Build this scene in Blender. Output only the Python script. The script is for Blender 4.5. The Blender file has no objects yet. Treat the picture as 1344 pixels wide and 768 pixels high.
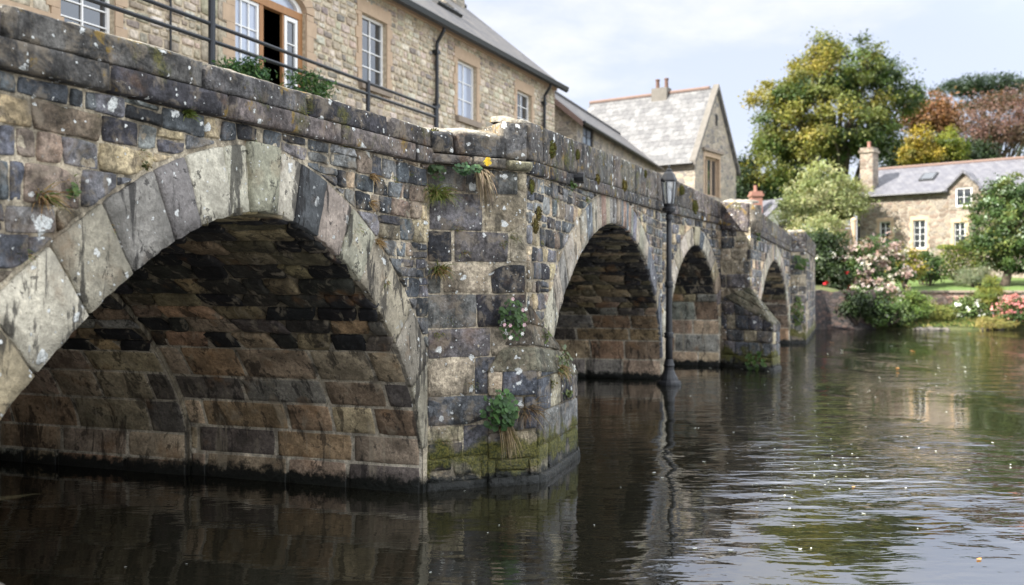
import bpy, math, random
import numpy as np
from mathutils import Vector, noise

R = random.Random(11)
F, HZ, CX, CH = 1250.0, 375.0, 672.0, 2.0          # measured focal length (px), horizon row, centre column, eye height (m)
scene = bpy.context.scene
COL = scene.collection
V2 = lambda x, y: Vector((x, y))

def at(px, py, Z):
    return Vector(((px - CX) / F * Z, Z, CH + (HZ - py) / F * Z))

def hit(P, d, px):
    """distance along the ground line P + t d where it shows at column px"""
    k = (px - CX) / F
    return (k * P.y - P.x) / (d.x - k * d.y)

# ------------------------------------------------------------------ objects
def tag(o, label=None, cat=None, group=None, kind=None):
    if label: o['label'] = label
    if cat: o['category'] = cat
    if group: o['group'] = group
    if kind: o['kind'] = kind
    return o

def empty(name, loc, label, cat, group=None):
    o = bpy.data.objects.new(name, None)
    o.empty_display_size = 0.2
    COL.objects.link(o)
    o.location = loc
    return tag(o, label, cat, group)

def lerp(a, b, t): return a + (b - a) * t
def mixc(a, b, t): return tuple(a[i] + (b[i] - a[i]) * t for i in range(3))
def vary(c, s=0.15):
    k = R.uniform(1 - s, 1 + s)
    return tuple(max(0.003, x * k * R.uniform(0.95, 1.05)) for x in c)

class MB:
    def __init__(self):
        self.v, self.f, self.c, self.mi = [], [], [], []
    def poly(self, pts, col=(.3, .3, .3), mi=0):
        i = len(self.v)
        self.v += [tuple(p) for p in pts]
        self.c += [col] * len(pts)
        self.f.append(tuple(range(i, i + len(pts)))); self.mi.append(mi)
    def prism(self, base, top, col=(.3, .3, .3), mi=0):
        """closed solid between two loops of the same length"""
        n = len(base); i = len(self.v)
        self.v += [tuple(p) for p in base] + [tuple(p) for p in top]
        self.c += [col] * (2 * n)
        self.f.append(tuple(range(i + n - 1, i - 1, -1))); self.mi.append(mi)
        self.f.append(tuple(range(i + n, i + 2 * n))); self.mi.append(mi)
        for k in range(n):
            a, b = i + k, i + (k + 1) % n
            self.f.append((a, b, b + n, a + n)); self.mi.append(mi)
    def box(self, o, ax, ay, az, col=(.3, .3, .3), mi=0):
        o, ax, ay, az = Vector(o), Vector(ax), Vector(ay), Vector(az)
        b = [o, o + ax, o + ax + ay, o + ay]
        self.prism(b, [p + az for p in b], col, mi)
    def tube(self, pts, rad, n=8, col=(.3, .3, .3), mi=0, caps=True):
        pts = [Vector(p) for p in pts]
        if not isinstance(rad, (list, tuple)): rad = [rad] * len(pts)
        i0 = len(self.v); prev = None
        for k, p in enumerate(pts):
            t = (pts[min(k + 1, len(pts) - 1)] - pts[max(k - 1, 0)]).normalized()
            if prev is None:
                a = t.cross(Vector((0, 0, 1)))
                if a.length < 1e-3: a = t.cross(Vector((1, 0, 0)))
            else:
                a = prev - t * prev.dot(t)
            a.normalize(); prev = a; b = t.cross(a)
            for j in range(n):
                an = 2 * math.pi * j / n
                self.v.append(tuple(p + (a * math.cos(an) + b * math.sin(an)) * rad[k])); self.c.append(col)
        for k in range(len(pts) - 1):
            for j in range(n):
                q = i0 + k * n + j; r = i0 + k * n + (j + 1) % n
                self.f.append((q, r, r + n, q + n)); self.mi.append(mi)
        if caps:
            self.f.append(tuple(range(i0 + n - 1, i0 - 1, -1))); self.mi.append(mi)
            e = i0 + (len(pts) - 1) * n
            self.f.append(tuple(range(e, e + n))); self.mi.append(mi)
    def lathe(self, prof, c, n=20, col=(.3, .3, .3), mi=0, phase=0.0):
        c = Vector(c); i0 = len(self.v)
        for r, z in prof:
            for j in range(n):
                a = 2 * math.pi * j / n + phase
                self.v.append((c.x + r * math.cos(a), c.y + r * math.sin(a), c.z + z)); self.c.append(col)
        for k in range(len(prof) - 1):
            for j in range(n):
                q = i0 + k * n + j; r = i0 + k * n + (j + 1) % n
                self.f.append((q, r, r + n, q + n)); self.mi.append(mi)
        self.f.append(tuple(range(i0 + n - 1, i0 - 1, -1))); self.mi.append(mi)
        e = i0 + (len(prof) - 1) * n
        self.f.append(tuple(range(e, e + n))); self.mi.append(mi)
    def stone(self, poly, mp, dep, col, edge=.014, rough=.010, jit=.010, res=.055, gap=.016, tilt=.05, inner=(.4, .72), mi=0):
        """one worn block: outline poly in the wall's (u, v), raised by dep, rounded edges, rough face"""
        n = len(poly)
        us = [p.x for p in poly]; vs = [p.y for p in poly]
        W, H = max(us) - min(us), max(vs) - min(vs)
        if W < .032 or H < .03: return
        ar = cx = cy = 0.0
        for i in range(n):
            a, b = poly[i], poly[(i + 1) % n]
            k = a.x * b.y - b.x * a.y
            ar += k; cx += (a.x + b.x) * k; cy += (a.y + b.y) * k
        if abs(ar) < .002: return
        c = V2(cx / (3 * ar), cy / (3 * ar))
        if ar < 0: poly = poly[::-1]
        sx, sy = 1 - gap / W, 1 - gap / H
        poly = [V2(c.x + (p.x - c.x) * sx, c.y + (p.y - c.y) * sy) for p in poly]
        sd = R.uniform(0, 500)
        pts = []
        for i in range(n):
            a, b = poly[i], poly[(i + 1) % n]
            L = (b - a).length
            k = max(1, int(round(L / res)))
            for j in range(k):
                p = a.lerp(b, j / k)
                if j == 0:
                    q = c - p
                    p = p + q * min(.2, edge * R.uniform(.4, 1.2) / max(q.length, .01))
                w = Vector((p.x * 9, p.y * 9, sd))
                p = p + V2(noise.noise(w), noise.noise(w + Vector((31, 17, 5)))) * jit
                pts.append(p)
        r = min(W, H) * .5
        gx, gy = R.uniform(-tilt, tilt), R.uniform(-tilt, tilt)
        m = len(pts); i0 = len(self.v)
        rings = [(0, -.035, 0), (edge * .22, dep * .45, .25), (edge * .8, dep * .88, .7)] + [(r * q, dep, 1) for q in inner]
        for ins, z, nk in rings:
            f = 1 - min(ins / r, .95)
            for p in pts:
                q = c + (p - c) * f
                zz = z
                if nk:
                    zz += nk * (noise.noise(Vector((q.x * 8, q.y * 8, sd))) * rough + noise.noise(Vector((q.x * 24, q.y * 24, sd))) * rough * .45)
                    zz += nk * ((q.x - c.x) * gx + (q.y - c.y) * gy)
                self.v.append(tuple(mp(q.x, q.y, zz))); self.c.append(col)
        zz = dep + noise.noise(Vector((c.x * 8, c.y * 8, sd))) * rough
        self.v.append(tuple(mp(c.x, c.y, zz))); self.c.append(col)
        for k in range(len(rings) - 1):
            for j in range(m):
                q = i0 + k * m + j; s = i0 + k * m + (j + 1) % m
                self.f.append((q, s, s + m, q + m)); self.mi.append(mi)
        e = i0 + (len(rings) - 1) * m; ce = i0 + len(rings) * m
        for j in range(m):
            self.f.append((e + j, e + (j + 1) % m, ce)); self.mi.append(mi)
    def build(self, name, mats, parent=None, smooth=False):
        me = bpy.data.meshes.new(name)
        me.from_pydata(self.v, [], self.f)
        if not isinstance(mats, (list, tuple)): mats = [mats]
        for m in mats: me.materials.append(m)
        if len(mats) > 1: me.polygons.foreach_set('material_index', self.mi)
        at_ = me.color_attributes.new('stonecol', 'FLOAT_COLOR', 'POINT')
        arr = np.ones((len(self.v), 4), dtype=np.float32)
        if len(self.v): arr[:, :3] = np.array(self.c, dtype=np.float32)
        at_.data.foreach_set('color', arr.ravel())
        if smooth: me.polygons.foreach_set('use_smooth', [True] * len(self.f))
        me.update()
        o = bpy.data.objects.new(name, me)
        COL.objects.link(o)
        if parent:
            o.parent = parent
            o.matrix_parent_inverse = parent_inv(parent)
        return o

def parent_inv(p):
    # all meshes are modelled in world coordinates; undo the empties' translations
    from mathutils import Matrix
    return Matrix.Translation(-Vector(p.location)) if p.type == 'EMPTY' else Matrix.Identity(4)

# ------------------------------------------------------------------ materials
def newmat(name):
    m = bpy.data.materials.new(name); m.use_nodes = True
    nt = m.node_tree; nt.nodes.clear()
    out = nt.nodes.new('ShaderNodeOutputMaterial')
    bs = nt.nodes.new('ShaderNodeBsdfPrincipled')
    nt.links.new(bs.outputs[0], out.inputs[0])
    return m, nt, bs

class G:
    """small helper to write node graphs"""
    def __init__(self, nt): self.nt = nt
    def n(self, t, **kw):
        nd = self.nt.nodes.new(t)
        for k, v in kw.items(): setattr(nd, k, v)
        return nd
    def put(self, nd, **ins):
        for k, v in ins.items():
            k = k.replace('_', ' ')
            s = nd.inputs[k]
            if hasattr(v, 'is_output'): self.nt.links.new(v, s)
            else: s.default_value = v
        return nd
    def link(self, a, b):
        if hasattr(a, 'is_output'): self.nt.links.new(a, b)
        else: b.default_value = a
    def m(self, op, a, b=0.0, c=None):
        nd = self.n('ShaderNodeMath', operation=op)
        self.link(a, nd.inputs[0]); self.link(b, nd.inputs[1])
        if c is not None: self.link(c, nd.inputs[2])
        return nd.outputs[0]
    def mr(self, x, a, b, c=0.0, d=1.0):
        nd = self.n('ShaderNodeMapRange', interpolation_type='SMOOTHSTEP')
        self.link(x, nd.inputs[0])
        for i, v in enumerate((a, b, c, d)): self.link(v, nd.inputs[i + 1])
        return nd.outputs[0]
    def mix(self, f, a, b, mode='MIX'):
        nd = self.n('ShaderNodeMix', data_type='RGBA', blend_type=mode)
        self.link(f, nd.inputs[0])
        for v, s in ((a, nd.inputs[6]), (b, nd.inputs[7])):
            if isinstance(v, tuple): v = (v + (1.0,))[:4]
            self.link(v, s)
        return nd.outputs[2]
    def noise(self, vec, scale, detail=4, rough=.55, dist=0.0):
        nd = self.n('ShaderNodeTexNoise')
        if vec is not None: self.link(vec, nd.inputs['Vector'])
        nd.inputs['Scale'].default_value = scale; nd.inputs['Detail'].default_value = detail
        nd.inputs['Roughness'].default_value = rough; nd.inputs['Distortion'].default_value = dist
        return nd
    def vmap(self, vec, s):
        nd = self.n('ShaderNodeMapping')
        self.link(vec, nd.inputs[0]); nd.inputs['Scale'].default_value = s
        return nd.outputs[0]
    def bump(self, h, strength=.5, dist=.01, nrm=None):
        nd = self.n('ShaderNodeBump')
        nd.inputs['Strength'].default_value = strength; nd.inputs['Distance'].default_value = dist
        self.link(h, nd.inputs['Height'])
        if nrm is not None: self.link(nrm, nd.inputs['Normal'])
        return nd.outputs[0]

def stone_mat(name, lichen=1.0, stain=.5, moss=.4, band=0.0, wet=True, drip=0.0, rough_amp=1.0, orange=0.2, facet=.35, lcover=0.0, mossv=.25, st0=.56, mott=1.0, gold=0.0, blsc=7.0):
    m, nt, bs = newmat(name); g = G(nt)
    geo = g.n('ShaderNodeNewGeometry'); pos = geo.outputs['Position']
    xyz = g.n('ShaderNodeSeparateXYZ'); g.link(pos, xyz.inputs[0]); z = xyz.outputs[2]
    nz = g.n('ShaderNodeSeparateXYZ'); g.link(geo.outputs['Normal'], nz.inputs[0]); nz = nz.outputs[2]
    at_ = g.n('ShaderNodeAttribute', attribute_name='stonecol')
    col = at_.outputs['Color']
    n1 = g.noise(pos, 4.0, 6, .62); n2 = g.noise(pos, 26.0, 5, .65); n4 = g.noise(pos, 85.0, 4, .7)
    k = g.m('MULTIPLY', g.mr(n1.outputs[0], .30, .72, .36, 1.6), g.m('MULTIPLY', g.mr(n2.outputs[0], .28, .72, .5, 1.42), g.mr(n4.outputs[0], .3, .7, .72, 1.25)))
    if mott < 1: k = g.m('MULTIPLY_ADD', g.m('SUBTRACT', k, 1.0), mott, 1.0)
    kk = g.n('ShaderNodeCombineXYZ')
    for i in range(3): g.link(k, kk.inputs[i])
    col = g.mix(1.0, col, kk.outputs[0], 'MULTIPLY')
    # warm iron tint
    col = g.mix(g.m('MULTIPLY', g.mr(g.noise(pos, 2.3, 5, .6).outputs[0], .56, .72), orange), col, (.26, .13, .045))
    col = g.mix(g.m('MULTIPLY', g.mr(g.noise(pos, 6.5, 6, .65, .5).outputs[0], .50, .62), .55), col, (.20, .165, .12)) if mott == 1 else col
    # black crust: vertical runs and blotches
    st = g.noise(g.vmap(pos, (3.6, 3.6, .8)), 1.7, 7, .68, .5)
    bl = g.noise(pos, blsc, 6, .7, .4)
    s1 = g.mr(st.outputs[0], st0, st0 + .06); s2 = g.mr(bl.outputs[0], st0 + .055, st0 + .075)
    sm = g.m('MAXIMUM', g.m('MULTIPLY', s1, .85), g.m('MULTIPLY', s2, .8))
    col = g.mix(g.m('MULTIPLY', sm, stain), col, (.014, .013, .013))
    if drip:
        dn = g.noise(g.vmap(pos, (4.5, 4.5, .45)), 1.5, 6, .65, .5)
        col = g.mix(g.m('MULTIPLY', g.mr(dn.outputs[0], .55, .66), drip), col, (.34, .29, .21))
    rd = g.n('ShaderNodeTexNoise', noise_type='RIDGED_MULTIFRACTAL'); g.link(pos, rd.inputs['Vector']); rd.inputs['Scale'].default_value = 5.5; rd.inputs['Detail'].default_value = 4
    h = g.m('ADD', g.m('MULTIPLY', n2.outputs[0], .5), g.m('MULTIPLY', n1.outputs[0], .9))
    h = g.m('ADD', h, g.m('MULTIPLY', rd.outputs[0], facet)); h = g.m('ADD', h, g.m('MULTIPLY', n4.outputs[0], .22))
    vr = g.n('ShaderNodeTexVoronoi', feature='F1'); g.link(g.noise(pos, 6, 2).outputs[1], vr.inputs['Vector'])
    wob = g.n('ShaderNodeVectorMath', operation='MULTIPLY_ADD')
    g.link(g.noise(pos, 14, 3).outputs[1], wob.inputs[0]); wob.inputs[1].default_value = (.09, .09, .09); g.link(pos, wob.inputs[2])
    g.link(wob.outputs[0], vr.inputs['Vector']); vr.inputs['Scale'].default_value = 13
    h = g.m('ADD', h, g.m('MULTIPLY', vr.outputs['Distance'], .5))
    # pale lichen rosettes in two sizes
    if lichen:
        tot = None
        for sc, thr, rad in ((3.6, .70, .25), (6.5, .66, .28), (13.0, .74, .30), (30.0, .80, .36)):
            v = g.n('ShaderNodeTexVoronoi', feature='F1'); v.inputs['Scale'].default_value = sc
            w2 = g.n('ShaderNodeVectorMath', operation='MULTIPLY_ADD')
            g.link(g.noise(pos, sc * 2.2, 5).outputs[1], w2.inputs[0]); q = .75 / sc; w2.inputs[1].default_value = (q, q, q); g.link(pos, w2.inputs[2])
            g.link(w2.outputs[0], v.inputs['Vector'])
            cc = g.n('ShaderNodeSeparateColor'); g.link(v.outputs['Color'], cc.inputs[0])
            on = g.m('GREATER_THAN', cc.outputs[0], thr)
            rr = g.m('MULTIPLY', cc.outputs[1], rad)
            msk = g.m('MULTIPLY', on, g.mr(g.m('SUBTRACT', rr, v.outputs['Distance']), -.01, .035))
            tot = msk if tot is None else g.m('MAXIMUM', tot, msk)
        tot = g.m('MULTIPLY', tot, g.mr(g.noise(pos, 2.4, 4, .6).outputs[0], .42 - lcover, .55 - lcover))
        tot = g.m('MULTIPLY', tot, g.m('MULTIPLY', g.mr(z, .35, .9), g.mr(n4.outputs[0], .34, .5, .45, 1.0)))
        lc = g.mix(g.mr(n2.outputs[0], .35, .6), (.50, .52, .50), (.74, .75, .72))
        col = g.mix(g.m('MULTIPLY', tot, lichen), col, lc)
        h = g.m('ADD', h, g.m('MULTIPLY', tot, .25))
    if gold:
        gm = g.m('MULTIPLY', g.mr(g.noise(pos, 3.3, 6, .68, .4).outputs[0], .58, .64), gold)
        col = g.mix(gm, col, g.mix(n4.outputs[0], (.10, .085, .015), (.30, .17, .03)))
    # moss
    mo = g.mr(g.noise(pos, 2.2, 6, .65).outputs[0], .56, .68)
    up = g.mr(nz, .15, .6, mossv, 1.0)
    mk = g.m('MULTIPLY', g.m('MULTIPLY', mo, up), moss)
    if band:
        bz = g.m('ADD', z, g.m('MULTIPLY', g.m('SUBTRACT', g.noise(pos, 4, 5).outputs[0], .5), .9))
        bb = g.m('MULTIPLY', g.mr(bz, .08, .2), g.mr(bz, .52, .34))
        mk = g.m('MAXIMUM', mk, g.m('MULTIPLY', bb, band))
    mc = g.mix(g.mr(g.noise(pos, 40, 3).outputs[0], .35, .65), (.035, .042, .008), (.13, .12, .022))
    col = g.mix(mk, col, mc)
    h = g.m('ADD', h, g.m('MULTIPLY', mk, g.noise(pos, 60, 3).outputs[0]))
    rgh = .88
    if wet:
        wz = g.m('ADD', z, g.m('MULTIPLY', g.m('SUBTRACT', g.noise(pos, 9, 5, .7).outputs[0], .5), .34))
        wk = g.mr(wz, .17, .09)
        col = g.mix(wk, col, (.008, .009, .007))
        rgh = g.mr(wk, 0, 1, .88, .45)
    nt.links.new(col, bs.inputs['Base Color'])
    g.link(rgh, bs.inputs['Roughness'])
    bs.inputs['Specular IOR Level'].default_value = .3
    nt.links.new(g.bump(h, .9 * rough_amp, .030), bs.inputs['Normal'])
    return m

def plain_mat(name, c, rough=.6, metal=0.0, nscale=0, namp=.25, bump=0.0, spec=.4, vec=(1, 1, 1)):
    m, nt, bs = newmat(name); g = G(nt)
    tc = g.n('ShaderNodeTexCoord')
    if nscale:
        nn = g.noise(g.vmap(tc.outputs['Object'], vec), nscale, 5, .6)
        col = g.mix(nn.outputs[0], tuple(x * (1 - namp) for x in c), tuple(min(1, x * (1 + namp)) for x in c))
        nt.links.new(col, bs.inputs['Base Color'])
        if bump: nt.links.new(g.bump(nn.outputs[0], .6, bump), bs.inputs['Normal'])
    else:
        bs.inputs['Base Color'].default_value = (*c, 1)
    bs.inputs['Roughness'].default_value = rough; bs.inputs['Metallic'].default_value = metal
    bs.inputs['Specular IOR Level'].default_value = spec
    return m

def attr_mat(name, rough=.8, transl=0.0, nscale=8, namp=.2, spec=.3):
    m, nt, bs = newmat(name); g = G(nt)
    a = g.n('ShaderNodeAttribute', attribute_name='stonecol')
    geo = g.n('ShaderNodeNewGeometry')
    nn = g.noise(geo.outputs['Position'], nscale, 4, .6)
    k = g.mr(nn.outputs[0], .3, .7, 1 - namp, 1 + namp)
    kk = g.n('ShaderNodeCombineXYZ')
    for i in range(3): g.link(k, kk.inputs[i])
    col = g.mix(1.0, a.outputs['Color'], kk.outputs[0], 'MULTIPLY')
    nt.links.new(col, bs.inputs['Base Color'])
    bs.inputs['Roughness'].default_value = rough; bs.inputs['Specular IOR Level'].default_value = spec
    if transl:
        tr = g.n('ShaderNodeBsdfTranslucent'); nt.links.new(g.mix(1.0, col, (1.3, 1.25, .6), 'MULTIPLY'), tr.inputs[0])
        ms = g.n('ShaderNodeMixShader'); ms.inputs[0].default_value = transl
        nt.links.new(bs.outputs[0], ms.inputs[1]); nt.links.new(tr.outputs[0], ms.inputs[2])
        out = [n for n in nt.nodes if n.type == 'OUTPUT_MATERIAL'][0]
        nt.links.new(ms.outputs[0], out.inputs[0])
    return m

def rubble_mat(name, cols, mortar, sc=(3.0, 3.0, 6.0), amp=.02):
    m, nt, bs = newmat(name); g = G(nt)
    geo = g.n('ShaderNodeNewGeometry'); pos = geo.outputs['Position']
    w = g.n('ShaderNodeVectorMath', operation='MULTIPLY_ADD')
    g.link(g.noise(pos, 3, 3).outputs[1], w.inputs[0]); w.inputs[1].default_value = (.12, .12, .07); g.link(pos, w.inputs[2])
    vec = g.vmap(w.outputs[0], sc)
    v = g.n('ShaderNodeTexVoronoi', feature='F1'); g.link(vec, v.inputs['Vector']); v.inputs['Scale'].default_value = 1
    e = g.n('ShaderNodeTexVoronoi', feature='DISTANCE_TO_EDGE'); g.link(vec, e.inputs['Vector']); e.inputs['Scale'].default_value = 1
    cc = g.n('ShaderNodeSeparateColor'); g.link(v.outputs['Color'], cc.inputs[0])
    rp = g.n('ShaderNodeValToRGB'); g.link(cc.outputs[0], rp.inputs[0])
    rp.color_ramp.interpolation = 'CONSTANT'
    els = rp.color_ramp.elements
    while len(els) < len(cols): els.new(0.5)
    for i, c in enumerate(cols):
        els[i].position = i / len(cols); els[i].color = (*c, 1)
    n2 = g.noise(pos, 12, 5, .65)
    k = g.mr(n2.outputs[0], .3, .7, .65, 1.3)
    kk = g.n('ShaderNodeCombineXYZ')
    for i in range(3): g.link(k, kk.inputs[i])
    ed = g.mr(e.outputs['Distance'], .03, .10)
    col = g.mix(ed, mortar, rp.outputs[0])
    col = g.mix(1.0, col, kk.outputs[0], 'MULTIPLY')
    col = g.mix(g.m('MULTIPLY', g.mr(g.noise(g.vmap(pos, (1, 1, .5)), .9, 5, .65).outputs[0], .55, .7), .45), col, (.07, .06, .05))
    nt.links.new(col, bs.inputs['Base Color']); bs.inputs['Roughness'].default_value = .9
    nt.links.new(g.bump(g.m('ADD', ed, g.m('MULTIPLY', n2.outputs[0], .5)), .8, amp), bs.inputs['Normal'])
    return m

def slate_mat(name, c1, c2, lich=(.45, .45, .42), lk=.5, row=.26):
    m, nt, bs = newmat(name); g = G(nt)
    uv = g.n('ShaderNodeUVMap'); uv.uv_map = 'UVMap'
    b = g.n('ShaderNodeTexBrick'); g.link(uv.outputs[0], b.inputs['Vector'])
    b.inputs['Scale'].default_value = 1; b.inputs['Brick Width'].default_value = .34; b.inputs['Row Height'].default_value = row
    b.inputs['Mortar Size'].default_value = .012; b.inputs['Mortar Smooth'].default_value = .3; b.inputs['Bias'].default_value = 0
    b.inputs['Color1'].default_value = (*c1, 1); b.inputs['Color2'].default_value = (*c2, 1); b.inputs['Mortar'].default_value = (.03, .03, .035, 1)
    n1 = g.noise(uv.outputs[0], 1.6, 6, .65); n2 = g.noise(uv.outputs[0], 9, 5, .65)
    col = g.mix(g.m('MULTIPLY', g.mr(n1.outputs[0], .46, .66), lk), b.outputs['Color'], lich)
    col = g.mix(g.m('MULTIPLY', g.mr(n2.outputs[0], .58, .7), .5), col, tuple(x * .35 for x in c1))
    nt.links.new(col, bs.inputs['Base Color']); bs.inputs['Roughness'].default_value = .62
    sx = g.n('ShaderNodeSeparateXYZ'); g.link(uv.outputs[0], sx.inputs[0])
    lap = g.m('FRACT', g.m('DIVIDE', sx.outputs[1], row))
    h = g.m('SUBTRACT', g.m('ADD', g.m('MULTIPLY', n2.outputs[0], .4), g.m('MULTIPLY', b.outputs['Fac'], -.6)), g.m('MULTIPLY', lap, .8))
    nt.links.new(g.bump(h, .8, .02), bs.inputs['Normal'])
    return m

M = {}
M['face'] = stone_mat('bridge_face_stone', 1.0, .62, .35, 0, True, lcover=.03)
M['parapet'] = stone_mat('parapet_stone', 1.0, .6, .75, 0, False, orange=.22, mossv=.9, st0=.545, gold=.75, lcover=.10)
M['ring'] = stone_mat('arch_ring_stone', .85, .95, .10, 0, True, orange=.25, facet=.10, st0=.54, mott=.5, blsc=8.0, lcover=.06)
M['barrel'] = stone_mat("barrel_stone", .0, .8, .10, 0, True, drip=.5, orange=.45, facet=.07, st0=.54, mott=.7, rough_amp=.55)
M['pier'] = stone_mat('pier_stone', 1.0, .65, .45, .85, True, facet=.2, lcover=.04)
M['plain'] = plain_mat('rough_masonry', (.17, .15, .12), .9, nscale=3, namp=.4, bump=.02)
M['iron'] = plain_mat('black_iron_paint', (.012, .013, .015), .42, nscale=30, namp=.4, bump=.001)
M['rail'] = plain_mat('blue_black_rail_paint', (.012, .015, .020), .38, nscale=30, namp=.3, bump=.001)
M['white'] = plain_mat('white_paint', (.72, .72, .70), .45, nscale=6, namp=.06)
M['wood'] = plain_mat('oak_frame', (.30, .15, .06), .6, nscale=8, namp=.3, vec=(1, 1, .15))
M['dressed'] = plain_mat('dressed_sandstone', (.40, .295, .20), .85, nscale=5, namp=.25, bump=.006)
M['dressed_grey'] = plain_mat('weathered_sill_stone', (.22, .18, .14), .85, nscale=5, namp=.3, bump=.006)
M['house'] = attr_mat('house_stone', .9, 0, 14, .3)
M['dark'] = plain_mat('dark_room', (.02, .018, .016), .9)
M['terracotta'] = plain_mat('ridge_terracotta', (.15, .10, .08), .8, nscale=6, namp=.3)
M['brickred'] = plain_mat('chimney_brick', (.25, .125, .095), .85, nscale=9, namp=.3, bump=.01)
M['potdark'] = plain_mat('sooty_clay', (.10, .055, .04), .8, nscale=9, namp=.3)
M['coping_dark'] = plain_mat('dark_weathered_coping', (.13, .12, .105), .9, nscale=4, namp=.4)
M['render'] = plain_mat('white_render', (.62, .60, .55), .85, nscale=4, namp=.1)
M['slate_dark'] = slate_mat('dark_slates', (.060, .058, .058), (.105, .095, .085), (.17, .15, .12), .5)
M['slate_pale'] = slate_mat('pale_mossy_slates', (.075, .075, .077), (.13, .128, .126), (.20, .20, .195), .65, .34)
M['slate_blue'] = slate_mat('blue_grey_slates', (.085, .085, .10), (.125, .125, .14), (.17, .168, .17), .45, .3)
M['cottage'] = rubble_mat('cottage_rubble', [(.22, .175, .13), (.17, .135, .10), (.26, .215, .165), (.14, .11, .085), (.20, .175, .145), (.18, .135, .105)], (.25, .22, .18), (2.6, 2.6, 4.6), .03)
M['hall'] = rubble_mat('hall_rubble', [(.28, .24, .18), (.21, .185, .15), (.34, .29, .22), (.17, .155, .14), (.26, .22, .18)], (.33, .29, .23), (2.6, 2.6, 4.4), .03)
M['gardenwall'] = rubble_mat('pink_garden_wall', [(.36, .22, .17), (.28, .18, .14), (.42, .30, .24), (.24, .18, .15)], (.40, .32, .26), (3, 3, 6), .03)
M['riverwall'] = rubble_mat('dark_river_wall', [(.045, .035, .035), (.06, .045, .04), (.03, .028, .028), (.075, .05, .042)], (.035, .03, .028), (3.4, 3.4, 6.5), .04)
M['bark'] = plain_mat('bark', (.07, .055, .04), .95, nscale=9, namp=.5, bump=.03, vec=(1, 1, .25))
M['leaf'] = attr_mat('leaves', .55, .30, 2.0, .2, .35)
M['petal'] = attr_mat('petals', .6, .25, 8, .1)
M['tuft'] = attr_mat('grass_blades', .7, .25, 20, .25)
M['mosscush'] = attr_mat('moss_cushion', .95, 0, 60, .5)
M['rock'] = plain_mat('pale_rock', (.11, .10, .085), .9, nscale=7, namp=.45, bump=.03)

def glass_mat(name, tint, refl=.5):
    m, nt, bs = newmat(name)
    bs.inputs['Base Color'].default_value = (*tint, 1); bs.inputs['Roughness'].default_value = .04
    bs.inputs['Specular IOR Level'].default_value = refl; bs.inputs['IOR'].default_value = 1.7
    return m
M['glass'] = glass_mat('window_glass', (.02, .025, .03), .9)
M['glass_pale'] = glass_mat('curtained_glass', (.30, .34, .42), .8)

def lampglass():
    m, nt, bs = newmat('frosted_lantern_glass')
    bs.inputs['Base Color'].default_value = (.75, .78, .80, 1); bs.inputs['Roughness'].default_value = .25
    bs.inputs['Transmission Weight'].default_value = .75; bs.inputs['IOR'].default_value = 1.2
    return m
M['lampglass'] = lampglass()

def water_mat():
    m, nt, bs = newmat('river_water'); g = G(nt)
    pos = g.n('ShaderNodeNewGeometry').outputs['Position']
    bs.inputs['Base Color'].default_value = (.010, .0095, .006, 1)
    bs.inputs['Roughness'].default_value = .012; pass
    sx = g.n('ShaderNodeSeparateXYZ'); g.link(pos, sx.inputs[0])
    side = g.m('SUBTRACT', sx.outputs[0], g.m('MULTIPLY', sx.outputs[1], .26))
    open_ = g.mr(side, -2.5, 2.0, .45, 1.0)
    gust = g.mr(g.noise(g.vmap(pos, (.22, .14, 1)), 1.6, 3).outputs[0], .38, .60, .22, 1.25)
    n1 = g.noise(g.vmap(pos, (.7, 1.5, 1)), 1.5, 2, .45, .3)
    n2 = g.noise(g.vmap(pos, (.6, 1.6, 1)), 4.2, 2, .5, .6)
    n3 = g.noise(pos, 13, 2, .5, .3)
    h = g.m('ADD', g.m('ADD', g.m('MULTIPLY', n1.outputs[0], 1.0), g.m('MULTIPLY', n2.outputs[0], .42)), g.m('MULTIPLY', n3.outputs[0], .09))
    ed = g.n('ShaderNodeVectorMath', operation='DISTANCE'); g.link(g.vmap(pos, (1, .45, 1)), ed.inputs[0]); ed.inputs[1].default_value = (2.9, 4.7, 0)
    eddy = g.mr(ed.outputs['Value'], 2.2, .3, 1.0, 2.6)          # choppier water in the current below the second arch
    h = g.m('MULTIPLY', h, g.m('MULTIPLY', open_, g.m('MULTIPLY', gust, eddy)))
    g.link(g.mr(side, -3.0, 1.5, 1.45, 5.0), bs.inputs['IOR'])       # reflections dimmed beside the bridge and brightened in open water through the IOR
    nt.links.new(g.bump(h, 1.0, .022), bs.inputs['Normal'])
    return m
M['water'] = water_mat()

def ground_mat(name, c1, c2, s=1.0, bump=.05):
    m, nt, bs = newmat(name); g = G(nt)
    pos = g.n('ShaderNodeNewGeometry').outputs['Position']
    a = g.noise(pos, s, 5, .6); b = g.noise(pos, s * 18, 4, .6)
    col = g.mix(g.mr(g.m('ADD', g.m('MULTIPLY', a.outputs[0], .6), g.m('MULTIPLY', b.outputs[0], .4)), .35, .65), c1, c2)
    nt.links.new(col, bs.inputs['Base Color']); bs.inputs['Roughness'].default_value = .95
    nt.links.new(g.bump(b.outputs[0], .7, bump), bs.inputs['Normal'])
    return m
M['lawn'] = ground_mat('lawn_grass', (.065, .115, .022), (.11, .165, .035), .8)
M['bank'] = ground_mat('earth_bank', (.045, .065, .018), (.085, .085, .03), .9)

# ------------------------------------------------------------------ 2-D helpers
def clip(poly, q, n):
    out = []
    for i in range(len(poly)):
        a, b = poly[i], poly[(i + 1) % len(poly)]
        da, db = (a - q).dot(n), (b - q).dot(n)
        if da >= 0: out.append(a)
        if (da >= 0) != (db >= 0):
            out.append(a.lerp(b, da / (da - db)))
    return out

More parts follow.
